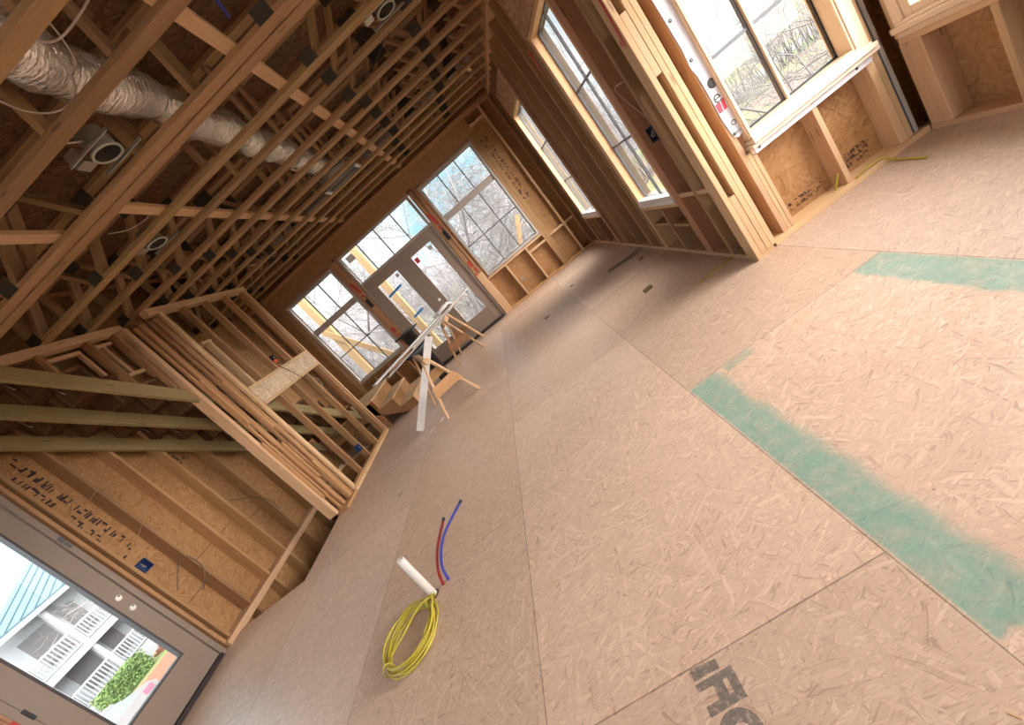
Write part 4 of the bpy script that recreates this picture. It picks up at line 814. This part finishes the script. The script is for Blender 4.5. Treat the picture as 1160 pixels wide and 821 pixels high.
def scrap(name, lab, pts, r, mat, cat='scrap', group=None):
    m = MB(); m.tube(spline(pts), r, 6); return tag(m.build(name, M[mat], None), lab, cat, group)
def chip(x, y, a, w, d, h, mat, lab):
    m = MB(); dx, dy = math.cos(a) * w / 2, math.sin(a) * w / 2; m.beam((x - dx, y - dy, h / 2 + .0005), (x + dx, y + dy, h / 2 + .0005), d, h, ch=.002); return tag(m.build('wood_scrap', M[mat], None), lab, 'scrap', 'scraps on the floor')
chip(.815, 4.0, .2, .085, .05, .03, 'strap', 'small dark wood scrap lying midway along the right-hand wall'); chip(-.145, 5.69, .3, .07, .03, .015, 'strap', 'tiny dark scrap on the floor before the corner window'); chip(1.17, 5.05, .4, .06, .02, .012, 'strap', 'tiny dark scrap close to the right-hand wall'); chip(.42, 6.3, .2, .05, .02, .01, 'strap', 'tiny dark scrap near the rear wall')
chip(.42, .455, 1.2, .022, .004, .003, 'lumber_light', 'pale splinter at the lower right picture edge'); chip(.215, .545, 2.2, .02, .004, .003, 'lumber_light', 'pale splinter at the bottom picture edge')
chip(-2.36, 3.72, .9, .06, .012, .004, 'strap', 'small dark sliver on the floor near the partition corner')
scrap('strapping', 'brown strap lying bent from the right-hand wall onto the floor', [(1.32, 5.42, .03), (1.22, 5.46, .012), (1.08, 5.52, .008), (.86, 5.60, .006)], .007, 'strap', 'strap')
scrap('strapping', 'second brown strap lying alongside the bent one', [(1.30, 5.30, .03), (1.2, 5.36, .012), (1.02, 5.45, .008), (.84, 5.52, .006)], .007, 'strap', 'strap')
m = MB(); m.beam((1.34, 3.32, .03), (1.27, 3.32, .02), .022, .002, ch=0); m.beam((1.27, 3.32, .02), (1.12, 3.36, .006), .022, .002, ch=0); m.beam((1.12, 3.36, .006), (1.02, 3.36, .003), .022, .002, ch=0); tag(m.build('cord', M['yellow'], None), 'flat yellow strap end lying at the corner post', 'strap')
scrap('cord', 'yellow cord lying along the alcove floor below the window', [(2.17, 3.04, .046), (2.28, 3.06, .05), (2.37, 3.04, .047), (2.385, 2.98, .012), (2.37, 2.86, .008), (2.35, 2.73, .008)], .007, 'yellow_dark', 'cord')
scrap('cord', 'yellow cable end poking up behind the alcove stud', [(2.06, 3.10, .04), (2.075, 3.08, .09), (2.10, 3.07, .14)], .007, 'yellow', 'cord')
for k, (x, y, a) in enumerate(((-2.12, 4.85, .5), (-1.98, 4.95, 1.1))): chip(x, y, a, .09, .012, .006, 'white', ('pale shaving on the floor beside the front sawhorse', 'second pale shaving nearer the sawhorse leg')[k])

# ------------------------------------------------------------------ sawhorses with trim boards
def sawhorse(ax, ay, bx, by, h, lab, spread=.27):
    r = empty('sawhorse', ((ax + bx) / 2, (ay + by) / 2, 0), lab, 'sawhorse', 'sawhorses'); d = Vector((bx - ax, by - ay, 0)).normalized(); s = Vector((d.y, -d.x, 0)); A = Vector((ax, ay, h)); B = Vector((bx, by, h))
    beam1('top_rail', M['lumber_light'], r, A - d * .06, B + d * .06, .038, .089)
    for E_, sg in ((A, -1), (B, 1)):
        for q in (-1, 1): beam1('leg', M['lumber_light'], r, E_ + s * q * .035 + Vector((0, 0, .03)) - d * sg * .03, Vector((E_.x, E_.y, 0)) + s * q * spread + d * sg * .05 , .064, .030, up=s)
        g0 = E_ + d * sg * .045 + Vector((0, 0, -h + .34)); m = MB(); w0 = spread * .62; w1 = spread * .80
        m.poly([g0 + s * w0 + Vector((0, 0, .07)), g0 - s * w0 + Vector((0, 0, .07)), g0 - s * w1 + Vector((0, 0, -.07)), g0 + s * w1 + Vector((0, 0, -.07))], .018, d * sg); m.build('gusset', M['lumber'], r)
    return r
sawhorse(-1.62, 4.97, -1.98, 5.9, .70, 'front wooden sawhorse with splayed legs, nearer the camera')
sawhorse(-1.60, 7.02, -1.62, 7.72, .72, 'rear wooden sawhorse close to the double door')
P1 = Vector((-1.20, 7.50, .845)); P2 = Vector((-2.50, 5.72, .775)); dirn = (P2 - P1).normalized(); sd = Vector((dirn.y, -dirn.x, 0)).normalized()
specs = [(-.09, .0, .1, 1.0, 'grey_board', 'weathered grey trim board, bottom of the pile'), (.02, .02, .15, .93, 'lumber_red', 'reddish board in the middle of the pile'), (.11, .0, .0, .80, 'white', 'white trim board on the near side of the pile'), (-.05, .022, -.12, .70, 'grey_board', 'weathered grey board lying on top of the pile, poking toward the door'), (.05, .044, .25, 1.06, 'white', 'white trim strip lying on top of the pile')]
for o_, dz, a, b, mt, lab in specs:
    q = P1.lerp(P2, a) + sd * o_ + Vector((0, 0, dz)); e = P1.lerp(P2, b) + sd * (o_ * 1.2) + Vector((0, 0, dz)); tag(beam1('trim_board', M[mt], None, q, e, .11, .022), lab + ' on the sawhorses', 'board', 'boards on the sawhorses')
for k, (dx, lab) in enumerate(((0, 'white rolled trim profile standing above the pile by the door'), (.07, 'second white trim profile beside the rolled one'))):
    m = MB(); m.tube([(-1.40 + dx, 7.42, .87), (-1.44 + dx, 7.30, .93), (-1.62 + dx, 6.95, .90)], .028, 10); tag(m.build('trim_profile', M['white'], None), lab, 'board', 'boards on the sawhorses')
wt = empty('corner_trim', (-2.33, 5.10, 0), 'long white angle trim leaning from the floor against the board pile', 'board')
a = Vector((-2.395, 5.12, .004)); b = Vector((-1.53, 5.55, .86)); m = MB(); dd = (b - a).normalized(); nrm = Vector((.25, -.95, 0)); nrm = (nrm - dd * nrm.dot(dd)).normalized(); sdv = dd.cross(nrm)
m.beam(a + dd * .02, b, .10, .012, up=nrm, ch=.001); m.build('trim_face', M['white'], wt); m = MB(); m.beam(a + dd * .02 + sdv * .038 - nrm * .035, b + sdv * .038 - nrm * .035, .012, .06, up=nrm, ch=.001); m.build('trim_return', M['white'], wt)
bk = empty('trash_can', (-2.2, 7.05, 0), 'black upright can with a wide flat lid behind the board pile', 'can')
m = MB(); m.lathe([(.0, 0), (.10, 0), (.11, .02), (.125, 1.0), (.13, 1.0)], (-2.2, 7.05, 0)); m.build('can_body', M['black'], bk); m = MB(); m.lathe([(0, .0), (.24, .0), (.245, .012), (.24, .026), (.10, .04), (0, .045)], (-2.2, 7.05, 1.0)); m.build('can_lid', M['black'], bk)
bag = MB(); c0 = P1.lerp(P2, .62) + Vector((.0, 0, -.04)); n = 18; rings = []
for i in range(9):
    t = i / 8; rad = .13 * math.sin(PI * min(max(t, .03), .97)) ** .6; q = c0 + dirn * (t - .5) * .62 + Vector((0, 0, -.05 * math.sin(PI * t)))
    rings.append([q + sd * (rad * .9 * math.cos(2 * PI * k / n) * (1 + .12 * math.sin(3 * k + i))) + Vector((0, 0, .75 * rad * math.sin(2 * PI * k / n) * (1 + .12 * math.cos(2 * k + i * 2)))) for k in range(n)])
for i in range(8):
    for k in range(n):
        k2 = (k + 1) % n; bag.face([rings[i][k], rings[i][k2], rings[i + 1][k2], rings[i + 1][k]], [(0, 0)] * 4, True)
bag.face(list(reversed(rings[0])), [(0, 0)] * n); bag.face(rings[-1], [(0, 0)] * n)
tag(bag.build('plastic_bag', M['black'], None), 'black plastic bag slumped under the boards by the stairs', 'bag')

# ------------------------------------------------------------------ outdoors
GZ = -3.9
def ground_mat():
    t = NT('winter_lawn'); tc = t.n('ShaderNodeNewGeometry'); P = tc.outputs['Position']
    a = t.noise(P, .16, 3, .6); b = t.noise(P, 3.0, 4, .7)
    c = t.ramp(a, [(.34, (.085, .15, .028)), (.47, (.13, .14, .05)), (.55, (.17, .112, .075)), (.70, (.145, .118, .12))]); c = t.mix(t.math('MULTIPLY', b, .5), c, (.10, .078, .062)); t.l(c, t.b.inputs['Base Color']); t.b.inputs['Roughness'].default_value = .9; return t.m
M['ground'] = ground_mat(); M['bark'] = simple('grey_bark', (.115, .107, .108), .9); M['haze_bark'] = simple('haze_paled_bark', (.20, .185, .20), .9); M['brush'] = simple('bare_brush', (.085, .075, .07), .9); M['road'] = simple('pale_road', (.14, .13, .125), .8)  # distant bark is paled to imitate haze over the woods
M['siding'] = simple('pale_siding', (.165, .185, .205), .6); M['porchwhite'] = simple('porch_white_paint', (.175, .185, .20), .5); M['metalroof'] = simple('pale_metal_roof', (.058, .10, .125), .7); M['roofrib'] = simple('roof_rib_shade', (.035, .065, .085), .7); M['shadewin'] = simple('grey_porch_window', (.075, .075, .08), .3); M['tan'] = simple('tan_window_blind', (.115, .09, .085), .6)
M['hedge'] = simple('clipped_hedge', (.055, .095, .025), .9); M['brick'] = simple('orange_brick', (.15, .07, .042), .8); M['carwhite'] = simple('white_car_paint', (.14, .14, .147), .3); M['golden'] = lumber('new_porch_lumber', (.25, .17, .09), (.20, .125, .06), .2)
g = b1('ground', M['ground'], None, -90, 90, -60, 140, GZ - .2, GZ, ch=0); tag(g, 'winter lawn around the house', 'ground', kind='structure')
rd = b1('road', M['road'], None, -40, 90, 42, 47, GZ, GZ + .03, ch=0); tag(rd, 'pale road beyond the lawn', 'road', kind='structure')

def make_tree(seed, h, spread=1.0, depth=5, minr=.0045):
    rnd = random.Random(seed); r = empty('bare_tree', (0, 0, 0)); tr = MB(); br = MB()
    def grow(p, d, L, rad, lv):
        q = [p]; dd = d.copy()
        for k in range(3):
            dd = (dd + Vector((rnd.uniform(-.18, .18), rnd.uniform(-.18, .18), rnd.uniform(-.05, .12)))).normalized(); q.append(q[-1] + dd * L / 3)
        (tr if lv == 0 else br).tube(q, rad, 7 if lv < 2 else 4 if lv < 3 else 3, cap=lv < 2, r1=rad * .62)
        if lv >= depth: return
        for k in range((4 if lv < 3 else 5) if lv else 6):
            f = rnd.choice((1, 2, 3)) if lv else rnd.choice((1, 2, 3, 3)); base = q[f]; a = rnd.uniform(0, 2 * PI); tilt = rnd.uniform(.45, 1.1) * spread
            ax = Vector((math.cos(a), math.sin(a), 0)); nd = (dd * math.cos(tilt) + (ax - dd * ax.dot(dd)).normalized() * math.sin(tilt)).normalized()
            grow(base, nd, L * rnd.uniform(.5, .74), max(rad * rnd.uniform(.36, .5), minr), lv + 1)
    grow(Vector((0, 0, 0)), Vector((0, 0, 1)), h * .42, h * .010, 0)
    tr.build('trunk', M['bark'], r); br.build('branches', M['bark'], r); return r
protos = [make_tree(1, 13), make_tree(2, 11, 1.1), make_tree(5, 9, 1.2)]
rt = random.Random(4); first = set()
def plant(k, x, y, s, rot, lab, grp, z=GZ):
    o = protos[k] if k not in first else copy_tree(protos[k]); first.add(k); o.location = (x, y, z); o.scale = (s, s, s); o.rotation_euler = (0, 0, rot); tag(o, lab, 'tree', grp)
for i in range(24):
    x = -16 + (i % 12) * 2.1 + rt.uniform(-.8, .8); y = (17 if i < 12 else 27) + rt.uniform(-2.5, 4); plant(i % 3, x, y, rt.uniform(.85, 1.25), rt.uniform(0, 6), 'leafless grey tree in the woods seen through the rear wall windows and double door', 'bare trees behind the house')
for i in range(7): plant(i % 3, 6 + i * 5.5 + rt.uniform(-1, 1), 34 + rt.uniform(0, 4), rt.uniform(.7, 1.0), rt.uniform(0, 6), 'leafless grey tree beyond the lawn seen through the alcove window', 'bare trees past the alcove')
plant(0, 9.4, 10.5, .75, 1.2, 'nearest leafless tree whose long branches cross the alcove window', None); plant(2, 7.1, 7.4, .8, 2.2, 'leafless tree just past the alcove whose limbs reach across its window', None); plant(1, 6.0, 9.0, .6, 4.1, 'slim leafless tree close outside the tall narrow windows', None)
for i in range(5): plant(i % 3, -42 - (i % 2) * 5, 24 + i * 4, 1.1, i * 1.3, 'leafless tree behind the neighbouring house', 'bare trees past the street')
# brush line along the road
m = MB(); rb = random.Random(9)
for i in range(900):
    x = rb.uniform(-10, 70); y = rb.uniform(37, 40.5); h = rb.uniform(1.2, 3.0); m.tube([(x, y, GZ), (x + rb.uniform(-.5, .5), y + rb.uniform(-.3, .3), GZ + h)], .05, 3, cap=False, r1=.02)
tag(m.build('undergrowth', M['brush'], None), 'grey leafless brush along the far side of the lawn', 'brush', kind='stuff')
m = MB()
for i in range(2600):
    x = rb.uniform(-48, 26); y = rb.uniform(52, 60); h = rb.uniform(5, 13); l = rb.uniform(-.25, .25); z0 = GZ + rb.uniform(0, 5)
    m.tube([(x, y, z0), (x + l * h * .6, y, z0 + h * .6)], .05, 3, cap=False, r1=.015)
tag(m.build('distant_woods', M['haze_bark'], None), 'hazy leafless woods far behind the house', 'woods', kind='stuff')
# rough porch framing behind the rear wall
pf = empty('porch_frame', (-3.8, 10.5, GZ), 'new golden timber porch posts and braces outside the rear windows', 'porch frame')
for x in (-4.66, -2.82): b1('post', M['golden'], pf, x - .085, x + .085, 10.4, 10.57, GZ, 3.3)
beam1('brace', M['golden'], pf, (-4.8, 10.38, 2.15), (-3.0, 10.38, -.75), .05, .14, up=(1, 0, 1)); beam1('brace', M['golden'], pf, (.68, 10.4, 1.25), (.05, 10.4, .25), .05, .12, up=(1, 0, 1)); b1('beam', M['golden'], pf, -7, -2.6, 10.42, 10.56, 3.3, 3.55)
# neighbouring house across the street, seen through the street door
HX = -28.8
def hz(z): return 1.38 + (z - 1.38) * 1.6
nh = empty('neighbour_house', (HX, 16, GZ), 'pale two-storey house with railed porches across the street', 'house')
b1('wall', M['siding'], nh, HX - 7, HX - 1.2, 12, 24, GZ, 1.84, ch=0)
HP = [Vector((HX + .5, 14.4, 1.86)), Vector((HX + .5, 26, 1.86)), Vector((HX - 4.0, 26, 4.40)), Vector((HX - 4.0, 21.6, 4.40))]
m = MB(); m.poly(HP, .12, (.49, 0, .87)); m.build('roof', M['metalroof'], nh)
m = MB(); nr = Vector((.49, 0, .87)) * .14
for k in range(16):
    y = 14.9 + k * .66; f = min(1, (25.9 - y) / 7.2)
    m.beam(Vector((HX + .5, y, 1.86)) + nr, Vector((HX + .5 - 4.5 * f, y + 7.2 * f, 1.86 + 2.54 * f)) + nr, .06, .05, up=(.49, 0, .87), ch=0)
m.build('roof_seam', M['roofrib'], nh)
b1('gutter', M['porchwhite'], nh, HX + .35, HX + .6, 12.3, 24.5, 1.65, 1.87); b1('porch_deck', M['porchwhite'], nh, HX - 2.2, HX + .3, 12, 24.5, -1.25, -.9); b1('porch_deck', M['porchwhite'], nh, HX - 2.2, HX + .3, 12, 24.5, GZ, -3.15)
for y in (12.3, 14.9, 17.1, 19.6, 22): b1('porch_post', M['porchwhite'], nh, HX + .02, HX + .22, y - .1, y + .1, -3.15, 1.65)
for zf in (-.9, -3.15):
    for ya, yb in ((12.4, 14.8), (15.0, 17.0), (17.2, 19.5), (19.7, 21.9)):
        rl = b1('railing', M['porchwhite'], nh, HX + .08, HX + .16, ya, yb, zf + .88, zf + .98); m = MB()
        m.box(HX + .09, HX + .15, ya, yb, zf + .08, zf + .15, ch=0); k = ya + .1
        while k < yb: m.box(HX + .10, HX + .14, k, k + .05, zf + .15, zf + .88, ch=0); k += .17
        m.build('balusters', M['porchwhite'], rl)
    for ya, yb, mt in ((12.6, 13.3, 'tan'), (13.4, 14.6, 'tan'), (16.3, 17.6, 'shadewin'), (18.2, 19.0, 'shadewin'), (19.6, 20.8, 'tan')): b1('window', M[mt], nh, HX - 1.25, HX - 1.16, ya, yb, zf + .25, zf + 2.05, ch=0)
hd = MB(); rh = random.Random(2); n = 26
for i in range(n):
    for k in range(12):
        for q in range(12):
            x = HX + 1.2 + q * .09 + rh.uniform(-.08, .08); y = 14.6 + i * .085 + rh.uniform(-.05, .05); z = GZ + .15 + k * .078 + rh.uniform(-.05, .05)
            if q in (0, 1, 10, 11) or k >= 10 or i in (0, n - 1):
                d_ = Vector((rh.uniform(-1, 1), rh.uniform(-1, 1), rh.uniform(-1, 1))).normalized(); e_ = d_.orthogonal().normalized(); hd.face([Vector((x, y, z)) + d_ * .065, Vector((x, y, z)) + e_ * .045, Vector((x, y, z)) - d_ * .065, Vector((x, y, z)) - e_ * .045], [(0, 0)] * 4)
hb_ = empty('hedge', (HX + 1.6, 15.6, GZ), 'low green hedge in front of the pale neighbouring house', 'hedge'); hd.build('foliage', M['hedge'], hb_); b1('stems', M['hedge'], hb_, HX + 1.3, HX + 2.0, 14.7, 16.7, GZ, GZ + .95)
m = MB()
for k in range(5): m.box(HX + 1.2 + k * .35, HX + 2.9, 17.4, 20.5, GZ + .14 * k, GZ + .14 * (k + 1) - .02)
tag(m.build('brick_steps', M['brick'], None), 'orange brick steps beside the hedge', 'steps')
b1_ = b1('brick_walk', M['brick'], None, HX + 2.95, HX + 7.4, 14.0, 26, GZ, GZ + .04); tag(b1_, 'orange brick walk in front of the house', 'walk')
kb = b1('kerb', M['road'], None, HX + 7.5, HX + 7.75, 8, 30, GZ, GZ + .15); tag(kb, 'pale kerb along the street', 'kerb', kind='structure'); sp = b1('street', M['road'], None, HX + 7.75, -11, -20, 40, GZ, GZ + .02, ch=0); tag(sp, 'pale street between the houses', 'street', kind='structure')
# white parked car (side profile extruded with a narrower cabin)
car = empty('parked_car', (-21.5, 11.3, GZ), 'white car with a red tail light parked on the street', 'car')
def prof_solid(pts, x0, x1, inset=0):
    m = MB(); m.poly([(x0, y, z) for y, z in pts], x1 - x0, (1, 0, 0)); return m
bp = [(8.5, GZ + .35), (12.4, GZ + .35), (12.5, GZ + .8), (12.3, GZ + 1.0), (8.6, GZ + .95), (8.4, GZ + .7)]
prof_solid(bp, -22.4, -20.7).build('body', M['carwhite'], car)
m = MB(); lo = [(9.3, GZ + .97), (11.9, GZ + .99)]; top = [(9.8, GZ + 1.45), (11.3, GZ + 1.45)]
for (xa, xb, xc, xd) in ((-22.35, -20.75, -22.2, -20.9),):
    A = [(xa, lo[0][0], lo[0][1]), (xb, lo[0][0], lo[0][1]), (xb, lo[1][0], lo[1][1]), (xa, lo[1][0], lo[1][1])]; B = [(xc, top[0][0], top[0][1]), (xd, top[0][0], top[0][1]), (xd, top[1][0], top[1][1]), (xc, top[1][0], top[1][1])]
    for k in range(4): m.face([A[k], A[(k + 1) % 4], B[(k + 1) % 4], B[k]], [(0, 0)] * 4)
m.build('cabin_glass', M['cardark'], car); m = MB(); m.box(-22.22, -20.88, 9.75, 11.35, GZ + 1.44, GZ + 1.48); m.build('roof', M['carwhite'], car)
m = MB(); m.box(-20.72, -20.66, 11.95, 12.3, GZ + .72, GZ + .9); m.build('tail_light', M['wrap_red'], car)
for y in (9.3, 11.5):
    for x in (-22.35, -20.85): m = MB(); m.lathe([(0, -.09), (.25, -.09), (.32, -.06), (.32, .06), (.25, .09), (0, .09)], (x, y, GZ + .33), (1, 0, 0)); m.build('wheel', M['black'], car)
